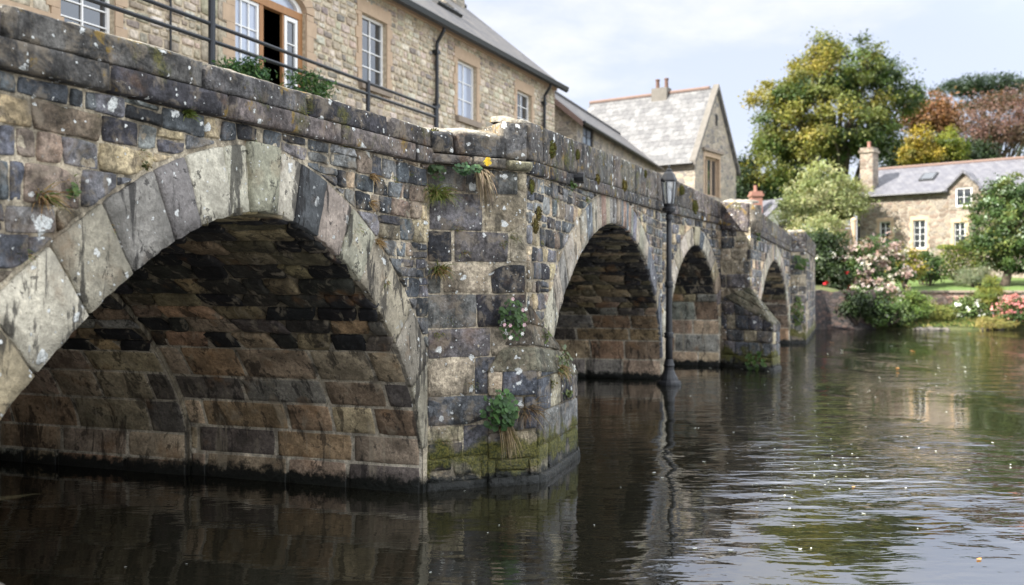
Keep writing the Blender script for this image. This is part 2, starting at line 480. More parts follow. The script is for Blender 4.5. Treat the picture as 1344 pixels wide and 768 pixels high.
def inside(p, poly):
    r = False; j = len(poly) - 1
    for i in range(len(poly)):
        a, b = poly[i], poly[j]
        if (a.y > p.y) != (b.y > p.y) and p.x < (b.x - a.x) * (p.y - a.y) / (b.y - a.y) + a.x: r = not r
        j = i
    return r

class Seg:
    """a straight stretch of wall seen from the river: start P, run d, outward n"""
    def __init__(s, P, Q):
        s.P = V2(*P); s.Q = V2(*Q); s.L = (s.Q - s.P).length
        s.d = (s.Q - s.P) / s.L; s.n = V2(s.d.y, -s.d.x)
    def mp(s, off=0.0):
        P, d, n = s.P, s.d, s.n
        return lambda u, v, z: (P.x + d.x * u + n.x * (z + off), P.y + d.y * u + n.y * (z + off), v)
    def u(s, px): return hit(s.P, s.d, px)
    def pt(s, u, z=0, v=0): return Vector((s.P.x + s.d.x * u + s.n.x * z, s.P.y + s.d.y * u + s.n.y * z, v))
    def at(s, px, py, z=0.0):
        P = s.P + s.n * z
        u = hit(P, s.d, px); Z = P.y + s.d.y * u
        return u, CH + (HZ - py) / F * Z

class Arch:
    def __init__(s, uc, hl, hr, base, rise, pl, ql, pr, qr, w, inw=None, depth=5.6):
        s.uc, s.hl, s.hr, s.base, s.rise = uc, hl, hr, base, rise
        s.e = (pl, ql, pr, qr); s.w = w; s.depth = depth; s.inw = inw
        pts = [V2(uc - hl, -.45), V2(uc - hl, base * .5)]
        N = 44
        for i in range(-N, N + 1):
            x = math.sin(i / N * math.pi / 2)
            u = uc + x * (hr if x > 0 else hl)
            pts.append(V2(u, s.h(u)))
        pts += [V2(uc + hr, base * .5), V2(uc + hr, -.45)]
        s.pts = pts
        s.nrm = []
        for i in range(len(pts)):
            t = pts[min(i + 1, len(pts) - 1)] - pts[max(i - 1, 0)]
            s.nrm.append(V2(-t.y, t.x).normalized())
        s.cum = [0]
        for i in range(1, len(pts)): s.cum.append(s.cum[-1] + (pts[i] - pts[i - 1]).length)
        s.S = s.cum[-1]
        s.ext = [pts[i] + s.nrm[i] * w for i in range(len(pts))]
        s.extpoly = s.ext
        s.sk = s.cum[2 + N]                     # arc position of the crown
    def h(s, u):
        x = u - s.uc
        r = abs(x) / (s.hr if x > 0 else s.hl)
        if r >= 1: return s.base if r < 1.0001 else -9
        p, q = (s.e[2], s.e[3]) if x > 0 else (s.e[0], s.e[1])
        return s.base + s.rise * (1 - r ** p) ** q
    def at(s, c, off=0.0):
        c = min(max(c, 0), s.S - 1e-6)
        i = max(0, int(np.searchsorted(s.cum, c)) - 1)
        t = (c - s.cum[i]) / max(1e-9, s.cum[i + 1] - s.cum[i])
        n = s.nrm[i].lerp(s.nrm[i + 1], t).normalized()
        return s.pts[i].lerp(s.pts[i + 1], t) + n * off

# ------------------------------------------------------------------ palettes
SLATE, MID, BROWN, TAN, DARK = (.080, .086, .094), (.18, .178, .172), (.21, .168, .125), (.42, .335, .215), (.032, .033, .037)
def pal_wall(): return vary(R.choices([SLATE, MID, BROWN, TAN, DARK, (.12, .125, .13)], [5, 4, 2.6, 2.2, 1.6, 3])[0], .25)
def pal_pier(): return vary(R.choices([SLATE, (.11, .105, .10), (.30, .255, .18), DARK], [4, 4, 2.6, 1.5])[0], .2)
_last = [0]
def pal_ring():
    k = R.choices(range(6), [4, 3, 2.6, 1.6, .9, 2.2])[0]
    if _last[0] == 4 and k == 4: k = 2
    _last[0] = k
    return vary([(.33, .29, .22), (.26, .235, .185), (.42, .38, .30), (.19, .178, .158), (.075, .08, .088), (.33, .265, .18)][k], .14)
def pal_ring_b(): return vary(R.choices([(.33, .29, .22), (.15, .16, .175), (.25, .235, .2), (.30, .2, .15)], [3, 3, 2, .8])[0], .14)
def pal_par(): return vary(R.choices([(.056, .053, .052), (.082, .076, .073), (.125, .113, .098), (.036, .036, .039)], [4, 4, 2, 2])[0], .15)
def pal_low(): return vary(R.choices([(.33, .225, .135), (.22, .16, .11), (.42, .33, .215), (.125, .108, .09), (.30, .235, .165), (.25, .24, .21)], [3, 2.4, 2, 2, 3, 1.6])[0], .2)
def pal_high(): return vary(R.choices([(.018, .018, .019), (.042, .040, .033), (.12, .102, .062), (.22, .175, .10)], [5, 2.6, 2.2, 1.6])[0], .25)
MORTAR = (.37, .32, .235)
MORTAR_D = (.24, .205, .145)

# ------------------------------------------------------------------ the bridge
A, B, C = (-.83, 9.26), (.219, 9.77), (.755, 11.1)
K = (.14, 9.73); P2 = (3.19, 20.3); Fp = (5.17, 23.6); K3 = (5.72, 22.85); E = (9.6, 32.9); E2 = (10.16, 32.9); E3 = (13.2, 41.5)
d1 = V2(.339, .941).normalized()
S1 = Seg((A[0] - d1.x * 7.6, A[1] - d1.y * 7.6), A)
PF = Seg(A, K); S2 = Seg(K, P2); S3 = Seg(P2, Fp); PF3 = Seg(Fp, K3); S4 = Seg(K3, E); SE = Seg(E, E2); SX = Seg(E2, E3)
L1 = S1.L
inw1, inw2, inw3, inw4 = -S1.n, -S2.n, V2(-.92, .39).normalized(), -S4.n
a1 = Arch(L1 - 2.74, 3.10, 2.64, .42, 2.10, 1.8, 1.05, 1.8, .68, .46, inw1)
a2 = Arch(5.47, 4.9, 5.50, .45, 2.52, 2, .62, 2, .62, .46, inw2)
a3 = Arch(2.08, 1.71, 1.72, .90, 2.05, 1.8, .6, 1.7, .6, .40, inw3)
a4 = Arch(5.75, 4.75, 4.75, .45, 2.30, 1.9, .72, 1.9, .72, .45, inw4)

def lin(a, b, L): return lambda u: a + (b - a) * u / L
# underside of string course, top of parapet
sb1, tp1 = lin(2.98, 3.175, L1), lin(3.29, 3.51, L1)
sbp, tpp = lin(3.19, 3.16, PF.L), lin(3.505, 3.51, PF.L)
sb2, tp2 = lin(3.14, 3.57, S2.L), lin(3.67, 4.36, S2.L)
sb3, tp3 = lin(3.57, 3.50, S3.L), lin(4.36, 4.06, S3.L)
sbp3, tpp3 = lin(3.42, 3.30, PF3.L), lin(4.08, 3.98, PF3.L)
sb4, tp4 = lin(3.27, 3.16, S4.L), lin(3.92, 3.74, S4.L)
sbe, tpe = lin(3.16, 3.16, SE.L), lin(3.86, 3.86, SE.L)

bridge = empty('stone_bridge', (S1.pt(L1).x, S1.pt(L1).y, 0),
               'old stone bridge of four arches with lichen spotted parapet crossing the dark river', 'bridge')

def wall_backing(mb, seg, arch, top, z=.004, step=.15, col=MORTAR):
    us = [i * step for i in range(int(seg.L / step) + 1)] + [seg.L]
    if arch:
        for q in (arch.uc - arch.hl, arch.uc + arch.hr):
            us += [q - .001, q + .001]
    us = sorted(set(u for u in us if 0 <= u <= seg.L))
    def bot(u):
        if arch and arch.uc - arch.hl < u < arch.uc + arch.hr: return arch.h(u) + .14
        return -.5
    for a, b in zip(us[:-1], us[1:]):
        if b - a < 1e-6: continue
        ba, bb = bot(a), bot(b)
        mb.poly([seg.pt(a, z, ba), seg.pt(b, z, bb), seg.pt(b, z, top(b)), seg.pt(a, z, top(a))], col)

def rubble(mb, seg, arch, v0, top, hr, wr, pal, dep=(.012, .035), split=.3, off=0.0, u0=0.0, u1=None, clipper=None, **kw):
    u1 = seg.L if u1 is None else u1
    mp = seg.mp(off)
    vmax = max(top(u0), top(u1)); v = v0
    tl = V2(u1 - u0, top(u1) - top(u0)).normalized(); tn = V2(tl.y, -tl.x)
    while v < vmax:
        h = R.uniform(*hr); u = u0 - R.uniform(0, wr[1])
        while u < u1:
            w = R.uniform(*wr) * (.75 + .5 * R.random())
            cells = [(u, v, w, h)]
            if R.random() < split:
                k = R.uniform(.35, .65)
                if R.random() < .7: cells = [(u, v, w, h * k), (u, v + h * k, w, h * (1 - k))]
                else: cells = [(u, v, w * k, h), (u + w * k, v, w * (1 - k), h)]
            for (cu, cv, cw, ch_) in cells:
                j = .013
                rj = lambda: R.uniform(-j, j)
                poly = [V2(cu + rj(), cv + rj() * .6), V2(cu + cw + rj(), cv + rj() * .6), V2(cu + cw + rj(), cv + ch_ + rj() * .6), V2(cu + rj(), cv + ch_ + rj() * .6)]
                if R.random() < .12:                        # knocked-off corner
                    i = R.randrange(4); a, b, c = poly[i - 1], poly[i], poly[(i + 1) % 4]
                    t = R.uniform(.15, .35)
                    poly[i:i + 1] = [b.lerp(a, t), b.lerp(c, t)]
                poly = clip(poly, V2(u0 + .002, 0), V2(1, 0))
                if len(poly) > 2: poly = clip(poly, V2(u1 - .002, 0), V2(-1, 0))
                if len(poly) > 2: poly = clip(poly, V2(u0, top(u0)), tn)
                if arch and len(poly) > 2:
                    cen = sum(poly, V2(0, 0)) / len(poly)
                    if any(inside(p, arch.extpoly) for p in poly) or inside(cen, arch.extpoly):
                        k = min(range(len(arch.ext)), key=lambda i: (arch.ext[i] - cen).length_squared)
                        poly = clip(poly, arch.ext[k] + arch.nrm[k] * .012, arch.nrm[k])
                if clipper and len(poly) > 2: poly = clipper(poly)
                if len(poly) > 2:
                    mb.stone(poly, mp, R.uniform(*dep), pal(), **kw)
            u += w
        v += h

def ring_stones(seg, arch, lenf, pal, parent, dep=.035, umin=0.0, umax=None, key=.3, **kw):
    umax = seg.L if umax is None else umax
    mp = seg.mp()
    def vous(s0, s1, mb, dep, extra=0.0, pal=pal):
        k = max(2, int((s1 - s0) / .12))
        lo = [arch.at(s0 + (s1 - s0) * i / k, -.012) for i in range(k + 1)]
        hi = [arch.at(s0 + (s1 - s0) * i / k, arch.w + extra) for i in range(k + 1)]
        poly = lo + hi[::-1]
        poly = [p for p in poly]
        poly = clip(poly, V2(umin + .003, 0), V2(1, 0))
        if len(poly) > 2: poly = clip(poly, V2(umax - .003, 0), V2(-1, 0))
        if len(poly) > 2: mb.stone(poly, mp, dep, pal(), edge=.007, rough=.010, jit=.006, res=.05, gap=.014, tilt=.012, **kw)
    sk = arch.sk
    o = None
    for sgn in (-1, 1):
        mb = MB()
        s = sk + sgn * key / 2
        end = arch.cum[2] if sgn < 0 else arch.cum[-3]
        while (s > end) if sgn < 0 else (s < end):
            L = lenf(abs(s - sk)) * R.uniform(.8, 1.2)
            e = s + sgn * L
            if (sgn < 0 and e < end + .15): e = end
            if (sgn > 0 and e > end - .15): e = end
            vous(min(s, e), max(s, e), mb, dep + R.uniform(-.008, .008))
            s = e
        o = mb.build('arch_ring', M['ring'], parent, True)
    kb = MB(); vous(sk - key / 2, sk + key / 2, kb, dep + .025, .03, lambda: vary((.30, .27, .20), .08))
    kb.build('keystone', M['ring'], o, True)
    return o

def barrel(seg, arch, parent, zones, fine=1.0):
    """soffit and side walls of one arch; zones = [(w0, w1, inset)]"""
    mb = MB(); iw = arch.inw
    def mpf(inset):
        def mp(c, w, z):
            p = arch.at(c, -(z + inset))
            return (seg.P.x + seg.d.x * p.x + iw.x * w, seg.P.y + seg.d.y * p.x + iw.y * w, p.y)
        return mp
    for w0, w1, inset in zones:
        mp = mpf(inset)
        for i in range(len(arch.pts) - 1):
            c0, c1 = arch.cum[i], arch.cum[i + 1]
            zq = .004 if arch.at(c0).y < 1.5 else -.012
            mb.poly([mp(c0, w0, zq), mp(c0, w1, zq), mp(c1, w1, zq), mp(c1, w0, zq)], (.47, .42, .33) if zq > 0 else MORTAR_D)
        if inset:
            for i in range(len(arch.pts) - 1):
                c0, c1 = arch.cum[i], arch.cum[i + 1]
                mb.poly([mp(c0, w0, -.08), mp(c0, w0, 0), mp(c1, w0, 0), mp(c1, w0, -.08)], MORTAR_D)
        for side in (-1, 1):
            c = 0.0; top = arch.sk if side < 0 else arch.S - arch.sk
            while c < top:
                hi = arch.at(c if side < 0 else arch.S - c).y
                low = hi < 1.35
                h = R.uniform(.28, .40) if low else R.uniform(.13, .24)
                h *= fine
                e = min(c + h, top)
                if top - e < .08: e = top
                w = w0 - R.uniform(0, .4)
                while w < w1:
                    ww = (R.uniform(.45, 1.1) if low else R.uniform(.22, .6)) * fine
                    x0, x1 = max(w, w0 + .01), min(w + ww, w1 - .005)
                    if x1 - x0 > .07:
                        s0, s1 = (c, e) if side < 0 else (arch.S - e, arch.S - c)
                        # (arc, depth) is mirrored so the faces look into the opening
                        k = 1 if low else R.uniform(.9, 1)
                        sl = 0 if low else R.uniform(-.06, .06)
                        poly = [V2(s0, x0 + sl), V2(s1, x0 - sl), V2(s1, x1 - sl), V2(s0, x1 + sl)]
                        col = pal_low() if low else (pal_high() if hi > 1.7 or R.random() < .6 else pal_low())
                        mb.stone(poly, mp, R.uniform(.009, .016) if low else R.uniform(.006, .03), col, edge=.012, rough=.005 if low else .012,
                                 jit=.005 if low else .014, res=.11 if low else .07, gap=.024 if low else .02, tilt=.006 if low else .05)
                    w += ww
                c = e
    return mb.build('barrel_vault', M['barrel'], parent, True)

def parapet_run(seg, sb, tp, parent, split, slab, proj=.085, string_h=None, th=.42, u0=0.0, u1=None, tpm=None, name='parapet'):
    """lower projecting course plus upper course; split = share of height taken by the lower one"""
    u1 = seg.L if u1 is None else u1
    mb = MB(); mp = seg.mp()
    def core(a, b, z0, z1, lo, hi):
        pa = [seg.pt(a, z0, lo(a)), seg.pt(b, z0, lo(b)), seg.pt(b, z1, lo(b)), seg.pt(a, z1, lo(a))]
        pb = [seg.pt(a, z0, hi(a)), seg.pt(b, z0, hi(b)), seg.pt(b, z1, hi(b)), seg.pt(a, z1, hi(a))]
        mb.prism(pa, pb, (.16, .14, .11))
    core(u0, u1, -th, -.02, sb, lambda u: tp(u) - .03)
    sp = lambda u: lerp(sb(u), tp(u), split)
    if split > .05: core(u0, u1, -.05, proj - .03, lambda u: sb(u) + .012, lambda u: sp(u) - .012)
    u = u0 - R.uniform(.1, .4) if split > .05 else u1
    while u < u1:
        w = R.uniform(*slab); a, b = max(u, u0), min(u + w, u1)
        if b - a > .12:
            poly = [V2(a, sb(a)), V2(b, sb(b)), V2(b, sp(b)), V2(a, sp(a))]
            mb.stone(poly, seg.mp(proj - .03), .035, pal_par(), edge=.006, rough=.009, jit=.004, res=.07, gap=.009, tilt=.01)
        u += w
    u = u0 - R.uniform(.1, .4)
    while u < u1:
        w = R.uniform(slab[0] * .75, slab[1] * .95); a, b = max(u, u0), min(u + w, u1)
        if b - a > .1:
            k = R.uniform(-.006, .007)
            poly = [V2(a, sp(a)), V2(b, sp(b)), V2(b, tp(b) + k), V2(a, tp(a) + k + R.uniform(-.008, .008))]
            pr = R.uniform(proj - .024, proj - .012)
            c_ = pal_par()
            mb.stone(poly, mp, pr, c_, edge=.007, rough=.015, jit=.005, res=.055, gap=.008, tilt=.012, inner=(.2, .45, .75))
            # its top, coloured paler than the front
            q = R.uniform(.0, .012)
            mb.stone([V2(a, -th + .01), V2(b, -th + .01), V2(b, pr * .6), V2(a, pr * .6)],
                     lambda uu, ww, z: tuple(seg.pt(uu, ww, tp(uu) - .035 + z + .30 * min(.3, max(0, pr - ww)))), .028 + k, mixc(c_, (.34, .31, .25), .7), edge=.02, rough=.02, jit=.01, res=.12, gap=.012, tilt=.02)
        u += w
    return mb.build(name, M['parapet'], parent, True)

# --- span one (near)
mb = MB(); wall_backing(mb, S1, a1, sb1)
rubble(mb, S1, a1, .25, sb1, (.12, .23), (.17, .40), pal_wall, (.012, .036), .35, edge=.008, rough=.030, jit=.010, res=.040, gap=.012, tilt=.08, inner=(.2, .45, .75), u0=L1 - 6.6)
mb.build('spandrel_wall', M['face'], bridge, True)
ring_stones(S1, a1, lambda s: .22 + .155 * min(s, 2.4), pal_ring, bridge, .024, key=.30)
barrel(S1, a1, bridge, [(0, 2.7, 0.0), (2.7, 5.6, .045)])
parapet_run(S1, sb1, tp1, bridge, .48, (1.0, 1.6), u0=L1 - 6.6)

# --- pier one with its oblique face and pointed cutwater
mb = MB(); wall_backing(mb, PF, None, sbp)
rubble(mb, PF, None, -.3, sbp, (.27, .40), (.34, .75), pal_pier, (.012, .022), .12, edge=.008, rough=.012, jit=.007, res=.05, gap=.014, tilt=.02)
mb.build('pier_face', M['pier'], bridge, True)
parapet_run(PF, sbp, tpp, bridge, .30, (.5, .9), .11, u1=PF.L - .26)
mb = MB()                                                     # taller end block of the second parapet, turned along the pier
u_ = PF.L - .27
pa = [PF.pt(u_, -.45, sbp(u_)), PF.pt(u_, .02, sbp(u_)), PF.pt(PF.L - .01, .02, sbp(PF.L)), PF.pt(PF.L, -.45, sbp(PF.L))]
mb.prism(pa, [Vector((p.x, p.y, 3.655)) for p in pa], (.17, .15, .12))
mb.stone([V2(u_, 3.27), V2(PF.L + .01, 3.26), V2(PF.L + .01, 3.66), V2(u_, 3.66)], PF.mp(), .05, (.10, .098, .095), edge=.02, rough=.02, jit=.012, res=.06, gap=.01)
mb.stone([V2(u_ - .01, 3.16), V2(PF.L + .06, 3.15), V2(PF.L + .06, 3.26), V2(u_ - .01, 3.27)], PF.mp(.06), .06, (.15, .14, .09), edge=.02, rough=.02, jit=.01, res=.06, gap=.01)
mb.build('parapet_end_block', M['parapet'], bridge, True)
mb = MB()                                                     # rough pale rubble capping the inside of the pier refuge
for i in range(9):
    u = -.05 + i * .115
    t = i / 8
    c0 = PF.pt(u, -.62 - R.uniform(0, .06), 3.30)
    hgt = 3.52 + .16 * t ** 1.3 + R.uniform(-.015, .02)
    mb.stone([V2(u, 3.3), V2(u + .12, 3.3), V2(u + .12, hgt), V2(u, hgt + R.uniform(-.02, .02))], PF.mp(-.62), .05, vary((.40, .32, .22), .15), edge=.02, rough=.02, jit=.01, res=.05, gap=.01, tilt=.1)
    mb.box(PF.pt(u, -.95, 3.25), PF.pt(u + .11, -.95, 3.25) - PF.pt(u, -.95, 3.25), PF.pt(u, -.62, 0) - PF.pt(u, -.95, 0), (0, 0, hgt - 3.27), vary((.36, .29, .2), .12))
mb.build('refuge_rubble', M['face'], bridge, True)

def cutwater(loop, htops, apex, back, parent, splits, hm=1.15):
    """loop: waterline corners; vertical faces to htops then sloping to the apex"""
    mb = MB()
    mat_col = (.20, .17, .12)
    n = len(loop)
    core_b = [Vector((p[0], p[1], -.5)) for p in loop]
    cen = sum((Vector((p[0], p[1], 0)) for p in loop), Vector()) / n
    def shr(p, k=.025):
        v = cen - Vector((p[0], p[1], 0)); return Vector((p[0], p[1], 0)) + v.normalized() * k
    cb = [shr(p) for p in loop]
    lo = [Vector((p.x, p.y, -.5)) for p in cb]; hi = [Vector((cb[i].x, cb[i].y, htops[i] - .01)) for i in range(n)]
    ap = Vector(apex)
    for i in range(n - 1):
        mb.poly([lo[i], lo[i + 1], hi[i + 1], hi[i]], mat_col)
        mb.poly([hi[i], hi[i + 1], ap - Vector((0, 0, .03))], mat_col)
    for i in range(n - 1):
        sg = Seg(loop[i], loop[i + 1])
        rows = splits
        topf = lin(htops[i], htops[i + 1], sg.L)
        rubble(mb, sg, None, -.3, topf, rows, (.3, .6), pal_pier, (.010, .018), .08, edge=.008, rough=.008, jit=.006, res=.06, gap=.014, tilt=.015)
        # plinth at the waterline
        mb.stone([V2(-.02, -.3), V2(sg.L + .02, -.3), V2(sg.L + .02, .09), V2(-.02, .09)], sg.mp(), .055, (.14, .12, .09), edge=.02, rough=.01, jit=.006, res=.12, gap=.004)
        # sloping cap: frame in the plane of the triangle
        p0 = sg.pt(0, 0, htops[i]); p1 = sg.pt(sg.L, 0, htops[i + 1])
        ex = (p1 - p0); LL = ex.length; ex.normalize()
        nn = ex.cross(ap - p0).normalized()
        if nn.z < 0: nn = -nn
        ey = nn.cross(ex)
        ax_, ay_ = (ap - p0).dot(ex), (ap - p0).dot(ey)
        mpt = lambda u, v, z: tuple(p0 + ex * u + ey * v + nn * z)
        tri = [V2(-.02, -.03), V2(LL + .02, -.03), V2(ax_, ay_)]
        cuts = [0, .36, .7, 1.0]
        for q in range(3):
            pl = clip(list(tri), V2(0, ay_ * cuts[q] - (.03 if q == 0 else 0)), V2(0, 1 if ay_ > 0 else -1))
            if len(pl) > 2: pl = clip(pl, V2(0, ay_ * cuts[q + 1]), V2(0, -1 if ay_ > 0 else 1))
            if len(pl) > 2:
                mb.stone(pl, mpt, .02, vary((.115, .105, .075), .25), edge=.012, rough=.016, jit=.01, res=.07, gap=.014, tilt=.03)
    return mb.build('cutwater', M['pier'], parent, True)

nP = PF.n
c0 = PF.pt(PF.u(638), .03); c1 = PF.pt(PF.L + .085, .10)
cutwater([(c0.x, c0.y), (c1.x, c1.y), C, tuple(S2.pt(2.4, -.05).xy)], [1.16, 1.15, .98, .9], (K[0] + .02, K[1] + .03, 1.80), None, bridge, (.24, .36))
mb = MB()
mb.stone([V2(-.02, -.3), V2(PF.u(640), -.3), V2(PF.u(640), .09), V2(-.02, .09)], PF.mp(), .05, (.14, .12, .09), edge=.02, rough=.01, jit=.006, res=.12, gap=.004)
mb.build('plinth', M['pier'], bridge, True)

# --- spans two to four
for seg, arch, sb, tp, lenf, pal, key, zs, fine, hr, wr, slab in (
        (S2, a2, sb2, tp2, lambda s: .26 + .05 * min(s, 3), pal_ring_b, .32, [(0, 5.6, 0)], 1.15, (.13, .23), (.18, .42), (1.0, 1.6)),
        (S3, a3, sb3, tp3, lambda s: .34, pal_ring, .28, [(0, 5.6, 0)], 1.25, (.16, .25), (.22, .5), (1.0, 1.5)),
        (S4, a4, sb4, tp4, lambda s: .34, pal_ring, .3, [(0, 5.0, 0)], 1.5, (.18, .28), (.3, .6), (1.2, 1.9))):
    mb = MB(); wall_backing(mb, seg, arch, sb)
    rubble(mb, seg, arch, .15, sb, hr, wr, pal_wall, (.012, .03), .3, edge=.012, rough=.02, jit=.012, res=.07, gap=.016, tilt=.07)
    mb.build('spandrel_wall', M['face'], bridge, True)
    ring_stones(seg, arch, lenf, pal, bridge, .022, key=key)
    barrel(seg, arch, bridge, zs, fine)
    parapet_run(seg, sb, tp, bridge, .26, slab, .07, u0=.47 if seg is S4 else 0.0)

# --- pier three, its buttress, and the end pilaster
mb = MB(); wall_backing(mb, PF3, None, sbp3)
rubble(mb, PF3, None, -.3, lambda u: sbp3(0), (.26, .38), (.3, .6), pal_pier, (.008, .02), .1, edge=.014, rough=.012, jit=.008, res=.08, gap=.02, tilt=.02)
mb.build('pier_face', M['pier'], bridge, True)
parapet_run(PF3, lambda u: sbp3(u) - .03, tpp3, bridge, .0, (.9, 1.2), .06)
n3 = PF3.n
Gp, Hp = (6.12, 22.3), (6.45, 22.95)
f0 = PF3.pt(.12, .03)
cutwater([(f0.x, f0.y), (Gp[0] + n3.x * .03, Gp[1] + n3.y * .03), Hp, tuple(S4.pt(1.05, -.03).xy)], [1.75, 1.12, 1.08, 1.1], (K3[0] - .03, K3[1] + .02, 1.98), None, bridge, (.26, .36))
mb = MB(); wall_backing(mb, SE, None, sbe)
rubble(mb, SE, None, -.3, sbe, (.28, .4), (.3, .56), pal_pier, (.008, .02), .1, edge=.014, rough=.012, jit=.008, res=.1, gap=.02)
wall_backing(mb, SX, None, lin(3.16, 3.2, SX.L)); rubble(mb, SX, None, -.3, lin(3.16, 3.2, SX.L), (.26, .4), (.4, .9), pal_pier, (.008, .02), .1, edge=.014, rough=.012, jit=.008, res=.12, gap=.02); mb.build('end_pilaster', M['pier'], bridge, True)
parapet_run(SE, sbe, tpe, bridge, .2, (.5, .9), .04)
parapet_run(SX, lin(3.16, 3.2, SX.L), lin(3.8, 3.8, SX.L), bridge, .2, (1.2, 1.9), .05)

# --- deck, rear wall
mb = MB()
fr = [S1.pt(0).xy, S1.pt(L1).xy, V2(*K), V2(*P2), V2(*Fp), S4.pt(.55, -.05).xy, V2(*E), V2(*E3)]
bk = [(S1.pt(0).xy + inw1 * 5.6), (S1.pt(L1).xy + inw1 * 5.6), V2(*K) + inw2 * 5.6, V2(*P2) + inw2 * 5.6, V2(*Fp) + inw3 * 5.6, S4.pt(.55).xy + inw4 * 5.3, V2(*E) + inw4 * 5, V2(*E3) + inw4 * 5]
dz = [2.8, 2.95, 3.0, 3.4, 3.3, 3.1, 3.0, 3.0]
for i in range(len(fr) - 1):
    a, b, c, d = fr[i], fr[i + 1], bk[i + 1], bk[i]
    mb.poly([(a.x, a.y, dz[i]), (b.x, b.y, dz[i + 1]), (c.x, c.y, dz[i + 1]), (d.x, d.y, dz[i])], (.1, .1, .1))
mb.build('deck', M['plain'], bridge)
mb = MB()
for seg, arch, w in ((S1, a1, 5.6), (S2, a2, 5.6), (S3, a3, 5.6), (S4, a4, 5.0)):
    st = .25; us = [i * st for i in range(int(seg.L / st) + 1)] + [seg.L]
    for u0, u1 in zip(us[:-1], us[1:]):
        def q(u, v):
            p = seg.pt(u); return (p.x + arch.inw.x * w, p.y + arch.inw.y * w, v)
        b0 = arch.h(u0) if arch.uc - arch.hl < u0 < arch.uc + arch.hr else -.5
        b1 = arch.h(u1) if arch.uc - arch.hl < u1 < arch.uc + arch.hr else -.5
        mb.poly([q(u0, b0), q(u0, 3.6), q(u1, 3.6), q(u1, b1)], (.2, .18, .15))
mb.build('rear_wall', M['plain'], bridge)

# ------------------------------------------------------------------ water and ground
mb = MB(); mb.poly([(-140, -60, 0), (160, -60, 0), (160, 60, 0), (-140, 60, 0)])
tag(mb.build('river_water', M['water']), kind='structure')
mb = MB(); mb.poly([(-200, -70, -1.3), (200, -70, -1.3), (200, 70, -1.3), (-200, 70, -1.3)])
tag(mb.build('river_bed', M['bank']), kind='structure')

# far bank: a height field; w = distance behind the waterline
def shore(x):
    return 43.4 - .04 * (x - 13) + .35 * math.sin(x * .9) + .2 * math.sin(x * 2.3)
def bank_h(x, y):
    w = y - shore(x)
    if w < 0: return max(-1.2, w * .9)
    k = min(1, max(0, (x - 15.2) / 2.2))             # left part stands behind a river wall
    hl = .1 if w < .3 else 1.75 + .1 * min(w, 15)
    fw = wall_y(x) - shore(x)
    hr = lerp(.05, 1.0, min(1, w / max(.5, fw)) ** .8) if w < fw else 1.72 + .085 * min(w - fw, 18)
    return lerp(hl, hr, k) + .06 * noise.noise(Vector((x * .8, y * .8, 0)))
def wall_y(x): return 47.4 - .16 * (x - 17.5)
xs = np.concatenate([np.linspace(2, 12, 12), np.linspace(12.3, 42, 110), np.linspace(43, 160, 30)])
ys = np.concatenate([np.linspace(40.5, 50, 64), np.linspace(50.5, 75, 40), np.linspace(78, 700, 24)])
mb = MB(); nx, ny = len(xs), len(ys)
for y in ys:
    for x in xs:
        mb.v.append((x, y, bank_h(x, y) + (0.0 if y < 70 else min(9, (y - 70) * .04)))); mb.c.append((.1, .1, .1))
for j in range(ny - 1):
    for i in range(nx - 1):
        mb.f.append((j * nx + i, j * nx + i + 1, (j + 1) * nx + i + 1, (j + 1) * nx + i))
        yy = (ys[j] + ys[j + 1]) / 2; xx = (xs[i] + xs[i + 1]) / 2
        mb.mi.append(0 if (xx > 17 and yy > wall_y(xx)) or yy > 60 else 1)
tag(mb.build('far_bank', [M['lawn'], M['bank']], None, True), kind='structure')
mb = MB(); mb.poly([(-900, 60.0, 1.2), (2.05, 60.0, 1.2), (2.05, 700, 1.2), (-900, 700, 1.2)]); mb.poly([(159, 60, 1.2), (900, 60, 1.2), (900, 700, 1.2), (159, 700, 1.2)])
mb.poly([(-900, -70, -.6), (-6.0, -70, -.6), (-6.0, 3, -.6), (-900, 3, -.6)])
mb.poly([(-900, 700, 8), (900, 700, 8), (900, 3000, 20), (-900, 3000, 20)])
tag(mb.build('ground', M['lawn']), kind='structure')

# river wall on the left of the far bank
mb = MB()
xs_ = [10.4 + .25 * i for i in range(26)]
for a, b in zip(xs_[:-1], xs_[1:]):
    ya, yb = shore(a), shore(b)
    ha, hb = 1.75 + .06 * math.sin(a * 5), 1.75 + .06 * math.sin(b * 5)
    mb.prism([(a, ya - .05, -.6), (b, yb - .05, -.6), (b, yb + .45, -.6), (a, ya + .45, -.6)], [(a, ya + .03, ha), (b, yb + .03, hb), (b, yb + .5, hb), (a, ya + .5, ha)])
tag(mb.build('river_wall', M['riverwall']), 'dark damp stone river wall under the shrubs beside the far end of the bridge', 'wall')
# garden wall
gw = empty('garden_wall', (20, wall_y(20), 0), 'low pinkish stone garden wall holding up the lawn on the far bank', 'wall')
mb, cp = MB(), MB()
xs_ = [17.6 + .5 * i for i in range(40)]
for a, b in zip(xs_[:-1], xs_[1:]):
    ya, yb = wall_y(a), wall_y(b)
    mb.prism([(a, ya - .3, .0), (b, yb - .3, .0), (b, yb + .1, .0), (a, ya + .1, .0)], [(a, ya - .26, 1.66), (b, yb - .26, 1.66), (b, yb + .1, 1.66), (a, ya + .1, 1.66)])
    cp.prism([(a + .01, ya - .36, 1.665), (b - .01, yb - .36, 1.665), (b - .01, yb + .14, 1.665), (a + .01, ya + .14, 1.665)], [(a + .01, ya - .35, 1.76), (b - .01, yb - .35, 1.77), (b - .01, yb + .14, 1.77), (a + .01, ya + .14, 1.76)])
mb.build('wall_body', M['gardenwall'], gw); cp.build('coping', M['dressed_grey'], gw)

